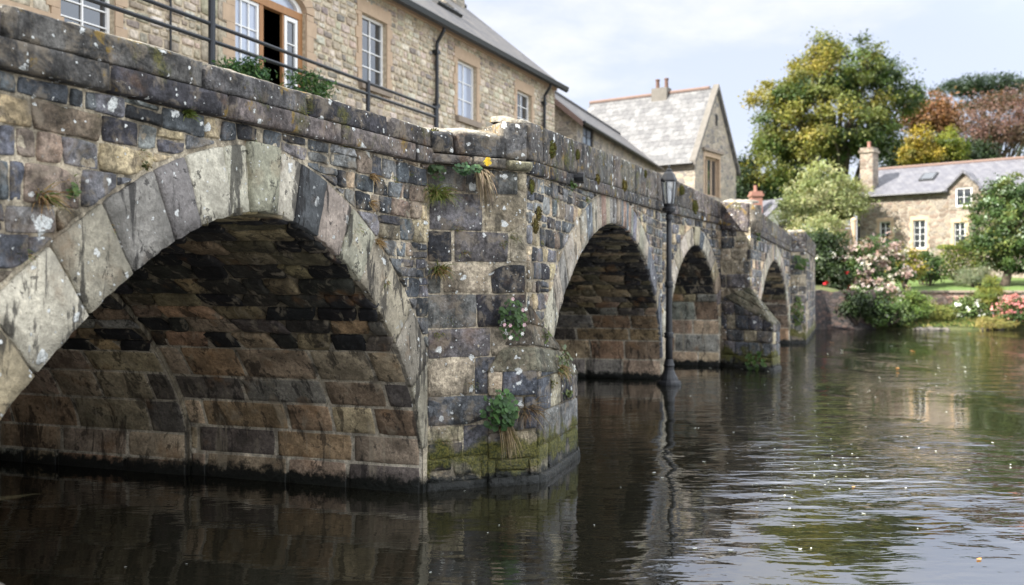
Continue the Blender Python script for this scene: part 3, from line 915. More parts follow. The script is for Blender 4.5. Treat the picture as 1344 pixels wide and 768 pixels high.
# ------------------------------------------------------------------ houses
def uvroof(name, quad, mat, parent, th=.09):
    """sloping roof slab: quad = eave-left, eave-right, ridge-right, ridge-left"""
    p = [Vector(q) for q in quad]
    n = (p[1] - p[0]).cross(p[3] - p[0]).normalized()
    if n.z < 0: n = -n
    lo = [q - n * th for q in p]
    v = [tuple(q) for q in p + lo]
    f = [(0, 1, 2, 3), (7, 6, 5, 4), (0, 4, 5, 1), (1, 5, 6, 2), (2, 6, 7, 3), (3, 7, 4, 0)]
    me = bpy.data.meshes.new(name); me.from_pydata(v, [], f); me.materials.append(mat)
    uv = me.uv_layers.new(name='UVMap')
    ex = (p[1] - p[0]).normalized(); ey = n.cross(ex)
    for pl in me.polygons:
        for li in pl.loop_indices:
            q = Vector(v[me.loops[li].vertex_index]) - p[0]
            uv.data[li].uv = (q.dot(ex), q.dot(ey))
    o = bpy.data.objects.new(name, me); COL.objects.link(o)
    if parent: o.parent = parent; o.matrix_parent_inverse = parent_inv(parent)
    return o

def wall_holes(mb, seg, z0, top, holes, rev=.18, off=0.0, col=(.3, .25, .18)):
    """flat wall with rectangular holes and reveals; top(u) is the wall head"""
    us = sorted({0.0, seg.L} | {h[0] for h in holes} | {h[1] for h in holes})
    for a, b in zip(us[:-1], us[1:]):
        cur = [h for h in holes if h[0] < (a + b) / 2 < h[1]]
        cur.sort(key=lambda h: h[2])
        lo = z0
        for h in cur:
            mb.poly([seg.pt(a, off, lo), seg.pt(b, off, lo), seg.pt(b, off, h[2]), seg.pt(a, off, h[2])], col)
            lo = h[3]
        mb.poly([seg.pt(a, off, lo), seg.pt(b, off, lo), seg.pt(b, off, top(b)), seg.pt(a, off, top(a))], col)
    for a, b, c, d in holes:
        mb.poly([seg.pt(a, off, c), seg.pt(a, off - rev, c), seg.pt(a, off - rev, d), seg.pt(a, off, d)], col)
        mb.poly([seg.pt(b, off, c), seg.pt(b, off, d), seg.pt(b, off - rev, d), seg.pt(b, off - rev, c)], col)
        mb.poly([seg.pt(a, off, d), seg.pt(a, off - rev, d), seg.pt(b, off - rev, d), seg.pt(b, off, d)], col)
        mb.poly([seg.pt(a, off, c), seg.pt(b, off, c), seg.pt(b, off - rev, c), seg.pt(a, off - rev, c)], col)

def sbox(mb, seg, u0, u1, z0, z1, v0, v1, col=(.3, .3, .3), mi=0):
    """box in a wall's frame: u along, z out of the wall, v up"""
    o = seg.pt(u0, z0, v0)
    mb.box(o, seg.pt(u1, z0, v0) - o, seg.pt(u0, z1, v0) - o, (0, 0, v1 - v0), col, mi)

def window(seg, u0, u1, v0, v1, parent, cols=2, rows=3, zf=-.13, glass='glass', fw=.055, bar=.022, frame='white', sill=None, name='window'):
    f = MB()
    sbox(f, seg, u0, u0 + fw, zf - .05, zf + .03, v0, v1); sbox(f, seg, u1 - fw, u1, zf - .05, zf + .03, v0, v1)
    sbox(f, seg, u0 + fw + .001, u1 - fw - .001, zf - .05, zf + .028, v0, v0 + fw); sbox(f, seg, u0 + fw + .001, u1 - fw - .001, zf - .05, zf + .028, v1 - fw, v1)
    for i in range(1, cols):
        c = lerp(u0 + fw, u1 - fw, i / cols); sbox(f, seg, c - bar / 2 - .004, c + bar / 2 + .004, zf - .03, zf + .02, v0 + fw + .001, v1 - fw - .001)
    for i in range(1, rows):
        c = lerp(v0 + fw, v1 - fw, i / rows); sbox(f, seg, u0 + fw + .002, u1 - fw - .002, zf - .028, zf + .017, c - bar / 2, c + bar / 2)
    o = f.build(name, M[frame], parent)
    gl = MB(); sbox(gl, seg, u0 + fw * .5, u1 - fw * .5, zf - .02, zf - .012, v0 + fw * .5, v1 - fw * .5)
    gl.build('pane', M[glass], o)
    if sill:
        sm = MB(); sbox(sm, seg, u0 - .12, u1 + .12, -.1, .12, v0 - .16, v0 - .003); sm.build('sill', M[sill], o)
    return o

def dressed_surround(seg, u0, u1, v0, v1, parent, w=.2, lint=.32, mat='dressed'):
    m_ = MB(); v = v0; i = 0
    while v < v1:
        h = min(R.uniform(.22, .36), v1 - v)
        for s in (0, 1):
            ww = w * (1.25 if (i + s) % 2 else .8)
            a, b = (u0 - ww, u0 - .002) if s == 0 else (u1 + .002, u1 + ww)
            sbox(m_, seg, a, b, -.16, .028, v + .003, v + h - .003)
        v += h; i += 1
    sbox(m_, seg, u0 - w, u1 + w, -.16, .03, v1 + .003, v1 + lint)
    return m_.build('stone_surround', M[mat], parent)

# house one: the long stone house behind the bridge
ZC = 33.0
hc = V2((728 - CX) / F * ZC, ZC); hd = V2(.437, 1.0).normalized()
HL = 27.0
H1 = Seg(tuple(hc - hd * HL), tuple(hc))
EAVE = CH + (HZ - 108) / F * ZC
house = empty('long_stone_house', (H1.pt(HL / 2).x, H1.pt(HL / 2).y, 4.5), 'long cream stone house with dark slate roof directly behind the bridge parapet', 'house')
def hz(px, py, z=0): return H1.at(px, py, z)
wins = []
def W(px0, px1, py0, py1, pref):
    u0, u1 = H1.u(px0), H1.u(px1)
    _, zt = H1.at(pref, py0); _, zb = H1.at(pref, py1)
    return (u0, u1, zb, zt)
wA = W(78, 150, -45, 52, 110); wF = W(307, 401, -30, 112, 350); w1 = W(474, 507, 22, 112, 487); w2 = W(600, 625, 82, 156, 611); w3 = W(678, 697, 121, 172, 686)
mb = MB()
def facade_stones(mb, seg, z0, z1, holes, pal, hr=(.12, .2), wr=(.16, .42), ulo=0.0, uhi=None, seg_=.12):
    uhi = seg.L if uhi is None else uhi
    v = z0
    while v < z1:
        h = R.uniform(*hr); h = min(h, z1 - v + .02); u = ulo - R.uniform(0, .3)
        while u < uhi:
            w = R.uniform(*wr); a, b = max(u, ulo), min(u + w, uhi)
            if b - a > .07:
                parts = [(a, b)]
                for q in holes:
                    if q[2] < v + h * .5 < q[3]:
                        np_ = []
                        for (x, y) in parts:
                            if y <= q[0] or x >= q[1]: np_.append((x, y)); continue
                            if x < q[0] - .06: np_.append((x, q[0]))
                            if y > q[1] + .06: np_.append((q[1], y))
                        parts = np_
                for (x, y) in parts:
                    j = lambda: R.uniform(-.012, .012)
                    mb.stone([V2(x + j(), v + j()), V2(y + j(), v + j()), V2(y + j(), v + h + j()), V2(x + j(), v + h + j())], seg.mp(), R.uniform(.012, .035), pal(), edge=.022, rough=.014, jit=.012, res=seg_, gap=.024, tilt=.1, inner=(.5,))
            u += w
        v += h
def pal_house(): return vary(R.choices([(.42, .365, .28), (.36, .305, .23), (.47, .42, .335), (.30, .26, .205), (.23, .205, .175)], [4, 3, 2.6, 2, 1])[0], .16)
exp = lambda q, s=.16, t=.24, b=.1: (q[0] - s, q[1] + s, q[2] - b, q[3] + t)
q0 = H1.u(263); q1 = H1.u(306)
holes_st = [exp(wA), exp(wF, .22, .3), exp(w1), exp(w2), exp(w3), (q0, q1, 3, 99)]
wall_holes(mb, H1, -.5, lambda u: EAVE - .02, [wA, wF, w1, w2, w3], .22, -.005, (.42, .35, .25))
facade_stones(mb, H1, 4.6, EAVE - .12, holes_st, pal_house)
v = 4.6
while v < EAVE - .2:                                           # flush ashlar pier beside the arched window
    h = R.uniform(.3, .45)
    for a, b in ((q0, lerp(q0, q1, .5)), (lerp(q0, q1, .5), q1)):
        mb.stone([V2(a, v), V2(b, v), V2(b, v + h), V2(a, v + h)], H1.mp(), .03, vary((.33, .285, .21), .12), edge=.015, rough=.006, jit=.006, res=.14, gap=.016, tilt=.01, inner=(.5,))
    v += h
# gable end and back
gb = -H1.n; RB = 3.53; RZ = CH + (HZ - 12) / F * (ZC + .4 * RB)
def hp(u, b, z): p = H1.pt(u); return Vector((p.x + gb.x * b, p.y + gb.y * b, z))
for u in (0, HL):
    mb.poly([hp(u, 0, -.5), hp(u, 2 * RB, -.5), hp(u, 2 * RB, EAVE), hp(u, RB, RZ - .1), hp(u, 0, EAVE)], (.38, .32, .23))
mb.poly([hp(0, 2 * RB, -.5), hp(0, 2 * RB, EAVE), hp(HL, 2 * RB, EAVE), hp(HL, 2 * RB, -.5)], (.38, .32, .23))
mb.build('wall', M['house'], house, True)
sl = (RZ - EAVE) / RB
r1 = uvroof('roof', [hp(-.3, -.32, EAVE - .32 * sl + .1), hp(HL + .12, -.32, EAVE - .32 * sl + .1), hp(HL + .12, RB, RZ + .1), hp(-.3, RB, RZ + .1)], M['slate_dark'], house)
uvroof('roof', [hp(HL + .12, 2 * RB + .3, EAVE - .3 * sl + .1), hp(-.3, 2 * RB + .3, EAVE - .3 * sl + .1), hp(-.3, RB, RZ + .1), hp(HL + .12, RB, RZ + .1)], M['slate_dark'], house)
mb = MB(); mb.tube([hp(-.3, RB, RZ + .12), hp(HL + .12, RB, RZ + .12)], .09, 8); mb.build('ridge_tiles', M['slate_dark'], r1)
mb = MB()                                                      # gutter: half-round channel
prof = [(.0, .0), (.03, -.11), (.10, -.15), (.18, -.11), (.21, 0.02), (.19, 0.02), (.165, -.09), (.10, -.125), (.045, -.09), (.018, 0.0)]
gz = EAVE - .32 * sl + .05
mb.prism([hp(-.3, -.27 - p[0], gz + p[1]) for p in prof], [hp(HL + .15, -.27 - p[0], gz + p[1]) for p in prof]); mb.build('gutter', M['iron'], house)
mb = MB(); sbox(mb, H1, 0, HL, .002, .10, EAVE - .30, EAVE - .06); mb.build('eaves_course', M['dressed'], house)
def downpipe(px, neck=True):
    u = H1.u(px); m_ = MB()
    pts = [H1.pt(u, .33, gz - .06), H1.pt(u, .30, gz - .2), H1.pt(u, .11, gz - .48), H1.pt(u, .10, gz - .7), H1.pt(u, .10, 4.4)]
    m_.tube(pts, .05, 10)
    for z in (EAVE - 1.0, EAVE - 2.4): sbox(m_, H1, u - .085, u + .085, .0, .16, z, z + .1)
    m_.build('downpipe', M['iron'], house)
downpipe(569); downpipe(711)
u = H1.u(221); mb = MB(); mb.tube([H1.pt(u, .05, EAVE - .4), H1.pt(u, .05, 4.4)], .02, 6); mb.build('cable_conduit', M['iron'], house)
window(H1, *wA, house, 2, 4, glass='glass'); dressed_surround(H1, *wA, house)
for q, sl_ in ((w1, 'dressed_grey'), (w2, 'dressed_grey'), (w3, None)):
    dressed_surround(H1, *q, house)
    window(H1, *q, house, 2, 4 if q is w1 else 3, sill=sl_, glass='glass_pale' if q is w2 else 'glass')
# buff string ledge at the near end
mb = MB(); a, b = H1.u(-60), H1.u(74); _, zz = H1.at(30, 22)
sbox(mb, H1, a, b, .002, .16, zz, zz + .12); sbox(mb, H1, a, b, .002, .05, zz - 1.0, zz - .003); mb.build('string_ledge', M['dressed'], house)
# the arched window with its open casement
u0, u1, v0, v1 = wF
spring = H1.at(350, 6)[1]
af = empty('arched_window', (0, 0, 0), None, None); del_keys = [k for k in ('label', 'category') if k in af]
af.parent = house; af.matrix_parent_inverse = parent_inv(house)
def afb(mb, name, mat): return mb.build(name, M[mat], af)
p1_, p2_, p3_, p4_ = H1.u(346), H1.u(355), H1.u(374), H1.u(378)
mb = MB()
sbox(mb, H1, p1_, p2_ - .1, -.16, -.09, v0, spring); sbox(mb, H1, u0, u1, -.22, -.075, spring, spring + .15)
sbox(mb, H1, u0, u0 + .06, -.2, -.08, v0, spring - .002); sbox(mb, H1, u1 - .14, u1, -.2, -.08, v0, spring - .002); sbox(mb, H1, p4_ - .05, p4_, -.16, -.10, v0, spring - .002)
afb(mb, 'timber_frame', 'wood')
window(H1, u0 + .065, p1_ - .005, v0, spring - .005, af, 3, 3, zf=-.14, glass='glass_pale', fw=.06, name='fixed_light')
window(H1, p4_ + .01, u1 - .15, v0 + .02, spring - .02, af, 1, 3, zf=-.12, glass='glass', fw=.08, name='casement')
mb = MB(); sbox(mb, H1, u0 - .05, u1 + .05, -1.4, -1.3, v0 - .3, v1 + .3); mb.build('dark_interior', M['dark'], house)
# fanlight and arched head of stones
cu, rad = (u0 + u1) / 2, (u1 - u0) / 2
mb = MB(); gl = MB(); n = 20
arc = [(cu + rad * math.cos(math.pi * i / n), spring + .15 + (v1 - spring - .17) * math.sin(math.pi * i / n)) for i in range(n + 1)]
for i in range(n):
    (x0, y0), (x1, y1) = arc[i], arc[i + 1]
    k = .86
    ix0, iy0, ix1, iy1 = cu + (x0 - cu) * k, spring + .15 + (y0 - spring - .15) * k, cu + (x1 - cu) * k, spring + .15 + (y1 - spring - .15) * k
    mb.prism([H1.pt(x0, -.2, y0), H1.pt(x1, -.2, y1), H1.pt(ix1, -.2, iy1), H1.pt(ix0, -.2, iy0)], [H1.pt(x0, -.09, y0), H1.pt(x1, -.09, y1), H1.pt(ix1, -.09, iy1), H1.pt(ix0, -.09, iy0)])
    gl.poly([H1.pt(cu, -.16, spring + .15), H1.pt(ix0, -.16, iy0), H1.pt(ix1, -.16, iy1)])
for t in (.33, .66):
    p = arc[int(n * t)]; mb.tube([H1.pt(cu, -.15, spring + .15), H1.pt(p[0], -.15, p[1])], .02, 6)
afb(mb, 'fanlight_frame', 'white'); afb(gl, 'fanlight_pane', 'glass_pale')
mb = MB()
for i in range(n):
    (x0, y0), (x1, y1) = arc[i], arc[i + 1]
    top = v1 + .001
    mb.prism([H1.pt(x0, -.2, y0), H1.pt(x1, -.2, y1), H1.pt(x1, -.2, max(top, y1 + .01)), H1.pt(x0, -.2, max(top, y0 + .01))], [H1.pt(x0, .0, y0), H1.pt(x1, .0, y1), H1.pt(x1, .0, max(top, y1 + .01)), H1.pt(x0, .0, max(top, y0 + .01))])
for i in range(11):
    a0, a1 = math.pi * i / 11 + .012, math.pi * (i + 1) / 11 - .012
    pl = []
    ry = v1 - spring - .15
    for q in (a0, (a0 + a1) / 2, a1): pl.append((cu + rad * 1.0 * math.cos(q), spring + .15 + ry * math.sin(q)))
    for q in (a1, (a0 + a1) / 2, a0): pl.append((cu + (rad + .28) * math.cos(q), spring + .15 + (ry + .28) * math.sin(q)))
    mb.prism([H1.pt(x, -.1, y) for x, y in pl], [H1.pt(x, .04, y) for x, y in pl])
v = v0; i = 0
while v < spring + .14:
    h = min(.32, spring + .14 - v)
    for s in (0, 1):
        w = .34 if (i + s) % 2 else .24
        sbox(mb, H1, *((u0 - w, u0 - .002) if s == 0 else (u1 + .002, u1 + w)), -.2, .035, v + .003, v + h - .003)
    v += h; i += 1
mb.build('stone_surround', M['dressed'], af)
# skylight and chimney
def roofpt(u, b, h=0.0): return hp(u, b, EAVE + .1 + b * sl) + Vector((-gb.x * sl, -gb.y * sl, 1)).normalized() * h
mb = MB(); a, b = HL - 6.2, HL - 4.6
lo = [roofpt(a, 1.3, .0), roofpt(b, 1.3, .0), roofpt(b, 2.3, .0), roofpt(a, 2.3, .0)]; hi_ = [roofpt(a, 1.3, .1), roofpt(b, 1.3, .1), roofpt(b, 2.3, .1), roofpt(a, 2.3, .1)]
mb.prism(lo, hi_); o = mb.build('skylight', M['iron'], r1)
mb = MB(); mb.prism([roofpt(a + .1, 1.4, .09), roofpt(b - .1, 1.4, .09), roofpt(b - .1, 2.2, .09), roofpt(a + .1, 2.2, .09)], [roofpt(a + .1, 1.4, .115), roofpt(b - .1, 1.4, .115), roofpt(b - .1, 2.2, .115), roofpt(a + .1, 2.2, .115)]); mb.build('pane', M['glass'], o)
mb = MB(); uq = HL - 1.4
mb.box(hp(uq, RB - .4, RZ - .5), hp(uq + .7, RB - .4, 0) - hp(uq, RB - .4, 0), hp(uq, RB + .4, 0) - hp(uq, RB - .4, 0), (0, 0, 1.7)); mb.build('chimney', M['hall'], r1)

# terrace wall and railing on it
tw = empty('terrace_wall', (H1.pt(10, 1.9).x, H1.pt(10, 1.9).y, 3), 'raised stone terrace in front of the long house, mostly hidden by the parapet', 'wall')
mb = MB(); sbox(mb, H1, .5, HL - 3.5, .06, 1.95, -.5, 4.9, (.3, .26, .2)); mb.build('terrace_mass', M['house'], tw)
RS = Seg(tuple(H1.pt(0, 1.55).xy), tuple(H1.pt(HL, 1.55).xy))
u_end = RS.u(574); ztop = RS.at(574, 143)[1]; zmid = RS.at(450, 111)[1]
rl = empty('metal_railing', (RS.pt(u_end).x, RS.pt(u_end).y, 4.9), 'thin blue-black metal railing of two rails along the terrace above the parapet', 'railing')
for (xa, ya), (xb, yb) in (((278, 32), (574, 143)), ((278, 54), (572, 154))):
    (ua, za), (ub, zb2) = RS.at(xa, ya), RS.at(xb, yb)
    sl2 = (zb2 - za) / (ub - ua)
    mb = MB(); mb.tube([RS.pt(.6, 0, za + (.6 - ua) * sl2), RS.pt(ub, 0, zb2)], .034, 8); mb.build('rail', M['rail'], rl)
for px in (278, 483, 572, -10):
    u = RS.u(px)
    mb = MB(); mb.tube([RS.pt(u, 0, 4.88), RS.pt(u, 0, ztop + (.06 if px != 278 else 1.4))], .045 if px != 278 else .055, 10); mb.lathe([(.09, 0), (.09, .03), (.05, .05)], RS.pt(u, 0, 4.9), 10); mb.build('post', M['rail'], rl)

# annex
AX = Seg((2.38, 35.0), (2.38 + .34 * 15, 35 + .94 * 15)); AXE = 8.16; AXR = 9.85
annex = empty('low_annex', (AX.pt(7).x, AX.pt(7).y, 4), 'lower stone annex with dark slate roof between the long house and gabled hall', 'house')
def ap_(u, b, z): p = AX.pt(u); return Vector((p.x - AX.n.x * b, p.y - AX.n.y * b, z))
mb = MB()
ww = [AX.u(765), AX.u(779)]; _, zt = AX.at(772, 166); _, zb = AX.at(772, 193)
hw = (ww[0], ww[1], zb, zt)
wall_holes(mb, AX, -.5, lambda u: AXE, [hw], .2)
for u in (0, AX.L): mb.poly([ap_(u, 0, -.5), ap_(u, 4, -.5), ap_(u, 4, AXE), ap_(u, 2, AXR - .05), ap_(u, 0, AXE)], (.3, .3, .3))
mb.build('wall', M['hall'], annex)
s2 = (AXR - AXE) / 2
ar = uvroof('roof', [ap_(-.25, -.3, AXE - .3 * s2 + .08), ap_(AX.L + .1, -.3, AXE - .3 * s2 + .08), ap_(AX.L + .1, 2, AXR + .08), ap_(-.25, 2, AXR + .08)], M['slate_dark'], annex)
uvroof('roof', [ap_(AX.L + .1, 4.3, AXE - .3 * s2 + .08), ap_(-.25, 4.3, AXE - .3 * s2 + .08), ap_(-.25, 2, AXR + .08), ap_(AX.L + .1, 2, AXR + .08)], M['slate_dark'], annex)
mb = MB(); mb.tube([ap_(-.25, 2, AXR + .1), ap_(AX.L + .1, 2, AXR + .1)], .08, 8); mb.build('ridge_tiles', M['slate_dark'], ar)
mb = MB(); mb.prism([ap_(-.30, -.3, AXE - .3 * s2 - .12), ap_(-.30, 2, AXR - .12), ap_(-.30, 2, AXR + .10), ap_(-.30, -.3, AXE - .3 * s2 + .10)], [ap_(-.252, -.3, AXE - .3 * s2 - .12), ap_(-.252, 2, AXR - .12), ap_(-.252, 2, AXR + .10), ap_(-.252, -.3, AXE - .3 * s2 + .10)]); mb.build('barge_board', M['terracotta'], annex)
mb = MB(); mb.tube([ap_(-.2, -.34, AXE - .2), ap_(AX.L, -.34, AXE - .2)], .06, 8); mb.build('gutter', M['iron'], annex)
window(AX, *hw, annex, 2, 2, zf=-.08, frame='iron', glass='glass_pale', fw=.1)

# gabled hall
hd_ = V2(.572, .82).normalized(); Hc = V2(9.6, 50.0); HWid = 5.7; HLen = 8.0; HE = 8.72; HR = 12.8
HG = Seg(tuple(Hc), tuple(Hc + hd_ * HWid)); back = -HG.n
hall = empty('gabled_hall', (Hc.x, Hc.y, 4), 'tall gabled stone hall with steep pale mossy slate roof and mullioned gable window', 'house')
def gp(w, b, z): p = HG.pt(w); return Vector((p.x + back.x * b, p.y + back.y * b, z))
HS = Seg(tuple(gp(0, HLen, 0).xy), tuple(Hc))
mb = MB()
a, b = HG.u(925), HG.u(944); _, zt = HG.at(934, 207); _, zb = HG.at(934, 258)
gh = (a, b, zb, zt)
def gtop(u): return HE + (HR - HE) * (1 - abs(u - HWid / 2) / (HWid / 2))
us = sorted({0, HWid, HWid / 2, a, b})
for x, y in zip(us[:-1], us[1:]):
    if a - .01 <= x and y <= b + .01:
        mb.poly([HG.pt(x, 0, -.5), HG.pt(y, 0, -.5), HG.pt(y, 0, zb), HG.pt(x, 0, zb)]); mb.poly([HG.pt(x, 0, zt), HG.pt(y, 0, zt), HG.pt(y, 0, gtop(y)), HG.pt(x, 0, gtop(x))])
    else: mb.poly([HG.pt(x, 0, -.5), HG.pt(y, 0, -.5), HG.pt(y, 0, gtop(y)), HG.pt(x, 0, gtop(x))])
mb.poly([gp(0, HLen, -.5), gp(0, 0, -.5), gp(0, 0, HE), gp(0, HLen, HE)]); mb.poly([gp(HWid, 0, -.5), gp(HWid, HLen, -.5), gp(HWid, HLen, HE), gp(HWid, 0, HE)])
mb.poly([gp(0, HLen, -.5), gp(0, HLen, HE), gp(HWid / 2, HLen, HR), gp(HWid, HLen, HE), gp(HWid, HLen, -.5)])
mb.build('wall', M['hall'], hall)
s3 = (HR - HE) / (HWid / 2)
hr_ = uvroof('roof', [gp(-.25, HLen, HE - .25 * s3 + .1), gp(-.25, -.1, HE - .25 * s3 + .1), gp(HWid / 2, -.1, HR + .1), gp(HWid / 2, HLen, HR + .1)], M['slate_pale'], hall, .12)
uvroof('roof', [gp(HWid + .25, -.1, HE - .25 * s3 + .1), gp(HWid + .25, HLen, HE - .25 * s3 + .1), gp(HWid / 2, HLen, HR + .1), gp(HWid / 2, -.1, HR + .1)], M['slate_pale'], hall, .12)
mb = MB(); mb.tube([gp(HWid / 2, HLen, HR + .12), gp(HWid / 2, .4, HR + .12)], .11, 8); mb.build('ridge_tiles', M['terracotta'], hr_)
mb = MB()
for sgn in (0, 1):
    e0, e1 = (-.28, HWid / 2) if sgn == 0 else (HWid + .28, HWid / 2)
    mb.prism([gp(e0, -.16, HE - .28 * s3), gp(e1, -.16, HR), gp(e1, .18, HR), gp(e0, .18, HE - .28 * s3)], [gp(e0, -.16, HE - .28 * s3 + .26), gp(e1, -.16, HR + .27 + .01 * sgn), gp(e1, .18, HR + .27 + .01 * sgn), gp(e0, .18, HE - .28 * s3 + .26)])
mb.build('gable_coping', M['coping_dark'], hr_)
mb = MB(); mb.tube([gp(-.3, HLen, HE - .3), gp(-.3, 0, HE - .3)], .07, 8); mb.build('gutter', M['iron'], hall)
wn = window(HG, *gh, hall, 3, 1, zf=-.2, frame='dressed', fw=.1, bar=.12)
dressed_surround(HG, *gh, hall, .16, .25)
mb = MB(); sbox(mb, HG, a - .35, b + .35, .0, .16, zt + .28, zt + .42); mb.build('hood_mould', M['dressed_grey'], hall)
mb = MB(); sbox(mb, HG, HWid / 2 - .12, HWid / 2 + .12, .0, .03, HR - 2.0, HR - 1.4); mb.build('slit_vent', M['dark'], hall)
cb = 2.7
mb = MB(); p0 = gp(HWid / 2 - .3, cb + .15, HR - .4); mb.box(p0, gp(HWid / 2 + .3, cb, 0) - gp(HWid / 2 - .3, cb, 0), gp(HWid / 2 - .3, cb + .95, 0) - gp(HWid / 2 - .3, cb, 0), (0, 0, .82)); ch = mb.build('chimney', M['coping_dark'], hr_)
for k in (.3, .85):
    mb = MB(); mb.lathe([(.13, 0), (.11, .1), (.10, .45), (.13, .47), (.13, .55), (.08, .56)], gp(HWid / 2, cb + k, HR + .41), 12); mb.build('chimney_pot', M['potdark'], ch)

# cottage across the river
cdir = V2(.755, -.656).normalized(); Cl = V2((1125 - CX) / F * 60, 60.0); CLn = 13.0
CS = Seg(tuple(Cl), tuple(Cl + cdir * CLn)); CE = CH + (HZ - 257) / F * 60; CR = 9.54; CB = 3.66
cot = empty('river_cottage', (CS.pt(5).x, CS.pt(5).y, 3), 'sunlit tan stone cottage with blue-grey slate roof and wall dormer above the far lawn', 'house')
def cpt(u, b, z): p = CS.pt(u); return Vector((p.x - CS.n.x * b, p.y - CS.n.y * b, z))
def cw(px0, px1, py0, py1):
    pm = (px0 + px1) / 2; return (CS.u(px0), CS.u(px1), CS.at(pm, py1)[1], CS.at(pm, py0)[1])
cws = [cw(1154.5, 1169, 291, 324), cw(1198.5, 1215, 289, 326), cw(1252, 1267, 292, 327)]
dm = cw(1254, 1276, 246, 271); dl, dr = CS.u(1245), CS.u(1286)
mb = MB(); wall_holes(mb, CS, 1.2, lambda u: CE, cws + [(dm[0], dm[1], dm[2], CE - .005)], .2)
mb.poly([cpt(0, 0, 1.2), cpt(0, 0, CE), cpt(0, CB, CR), cpt(0, 2 * CB, CE), cpt(0, 2 * CB, 1.2)]); mb.poly([cpt(CLn, 0, 1.2), cpt(CLn, 2 * CB, 1.2), cpt(CLn, 2 * CB, CE), cpt(CLn, CB, CR), cpt(CLn, 0, CE)])
mb.poly([cpt(0, 2 * CB, 1.2), cpt(0, 2 * CB, CE), cpt(CLn, 2 * CB, CE), cpt(CLn, 2 * CB, 1.2)])
mb.build('wall', M['cottage'], cot)
s4 = (CR - CE) / CB
def crow(a, b, e):
    return uvroof('roof', [cpt(a, e, CE + e * s4 + .1), cpt(b, e, CE + e * s4 + .1), cpt(b, CB, CR + .1), cpt(a, CB, CR + .1)], M['slate_blue'], cot, .12)
cr = crow(-.2, dl, -.3); crow(dr, CLn + .2, -.3); crow(dl, dr, .12)
uvroof('roof', [cpt(CLn + .2, 2 * CB + .3, CE - .3 * s4 + .1), cpt(-.2, 2 * CB + .3, CE - .3 * s4 + .1), cpt(-.2, CB, CR + .1), cpt(CLn + .2, CB, CR + .1)], M['slate_blue'], cot, .12)
mb = MB(); mb.tube([cpt(-.2, CB, CR + .12), cpt(CLn + .2, CB, CR + .12)], .11, 8); mb.build('ridge_tiles', M['terracotta'], cr)
for q in cws:
    window(CS, *q, cot, 2, 4, zf=-.1, glass='glass', sill='dressed'); dressed_surround(CS, *q, cot, .18, .24)
mb = MB(); mb.tube([CS.pt(.15, .08, CE - .1), CS.pt(.15, .08, 2.6)], .06, 8); mb.build('downpipe', M['iron'], cot)
mb = MB(); mb.tube([CS.pt(-.2, .36, CE - .12), CS.pt(dl - .25, .36, CE - .12)], .06, 8); mb.build('gutter', M['iron'], cot)
# wall dormer
dz_ = CS.at(1265, 226)[1]; dme = CS.at(1265, 246)[1] + .05
mb = MB(); dmid = (dl + dr) / 2
DG = Seg(tuple(CS.pt(dl, .03).xy), tuple(CS.pt(dr, .03).xy)); wl = DG.L
hd2 = (dm[0] - dl, dm[1] - dl, dm[2], dm[3])
wall_holes(mb, DG, CE - 1.2, lambda u: dme, [hd2], .2)
mb.poly([DG.pt(0, 0, dme), DG.pt(wl, 0, dme), DG.pt(wl / 2, 0, dz_)])
for u in (0, wl):
    p = DG.pt(u); q = p - Vector((CS.n.x, CS.n.y, 0)) * 2.2
    mb.poly([(p.x, p.y, CE - .3), (q.x, q.y, CE - .3), (q.x, q.y, dme), (p.x, p.y, dme)])
dorm = mb.build('dormer', M['cottage'], cot)
for sgn in (0, 1):
    a, b = (DG.pt(-.18, .2), DG.pt(wl / 2, .2)) if sgn == 0 else (DG.pt(wl + .18, .2), DG.pt(wl / 2, .2))
    bk_ = -Vector((CS.n.x, CS.n.y, 0)) * 3.0
    a = Vector((a.x, a.y, dme - .1)); b = Vector((b.x, b.y, dz_ + .1))
    quad = [a, a + bk_, b + bk_, b] if sgn else [a + bk_, a, b, b + bk_]
    uvroof('dormer_roof', quad, M['dressed_grey' if False else 'slate_blue'], dorm, .1)
    # bargeboards
window(DG, *hd2, dorm, 2, 2, zf=-.08, glass='glass', fw=.08)
# chimneys
def chim(u, b, w, d, z0, z1, pots, mat, parent):
    m_ = MB(); o_ = cpt(u, b, z0); m_.box(o_, cpt(u + w, b, 0) - cpt(u, b, 0), cpt(u, b + d, 0) - cpt(u, b, 0), (0, 0, z1 - z0))
    m_.box(cpt(u - .08, b - .08, z1 - .32), cpt(u + w + .08, b, 0) - cpt(u - .08, b, 0), cpt(u, b + d + .08, 0) - cpt(u, b - .08, 0), (0, 0, .14))
    c_ = m_.build('chimney', M[mat], parent)
    for k in range(pots):
        t = MB(); t.lathe([(.13, 0), (.11, .08), (.10, .32), (.13, .34), (.13, .4), (.08, .41)], cpt(u + w / 2, b + d * (k + .5) / pots, z1), 12); t.build('chimney_pot', M['brickred'], c_)
chim(.05, .35, .8, .95, 7.0, 10.7, 1, 'cottage', cr)
chim(9.0, CB - .4, .9, .9, 9.0, 11.4, 2, 'brickred', cr)
def crp(u, b, h): return cpt(u, b, CE + .1 + b * s4 + h)
mb = MB(); a, b = CS.u(1196), CS.u(1216); mb.prism([crp(a, 1.3, .0), crp(b, 1.3, .0), crp(b, 2.3, .0), crp(a, 2.3, .0)], [crp(a, 1.3, .1), crp(b, 1.3, .1), crp(b, 2.3, .1), crp(a, 2.3, .1)]); o = mb.build('skylight', M['iron'], cr)
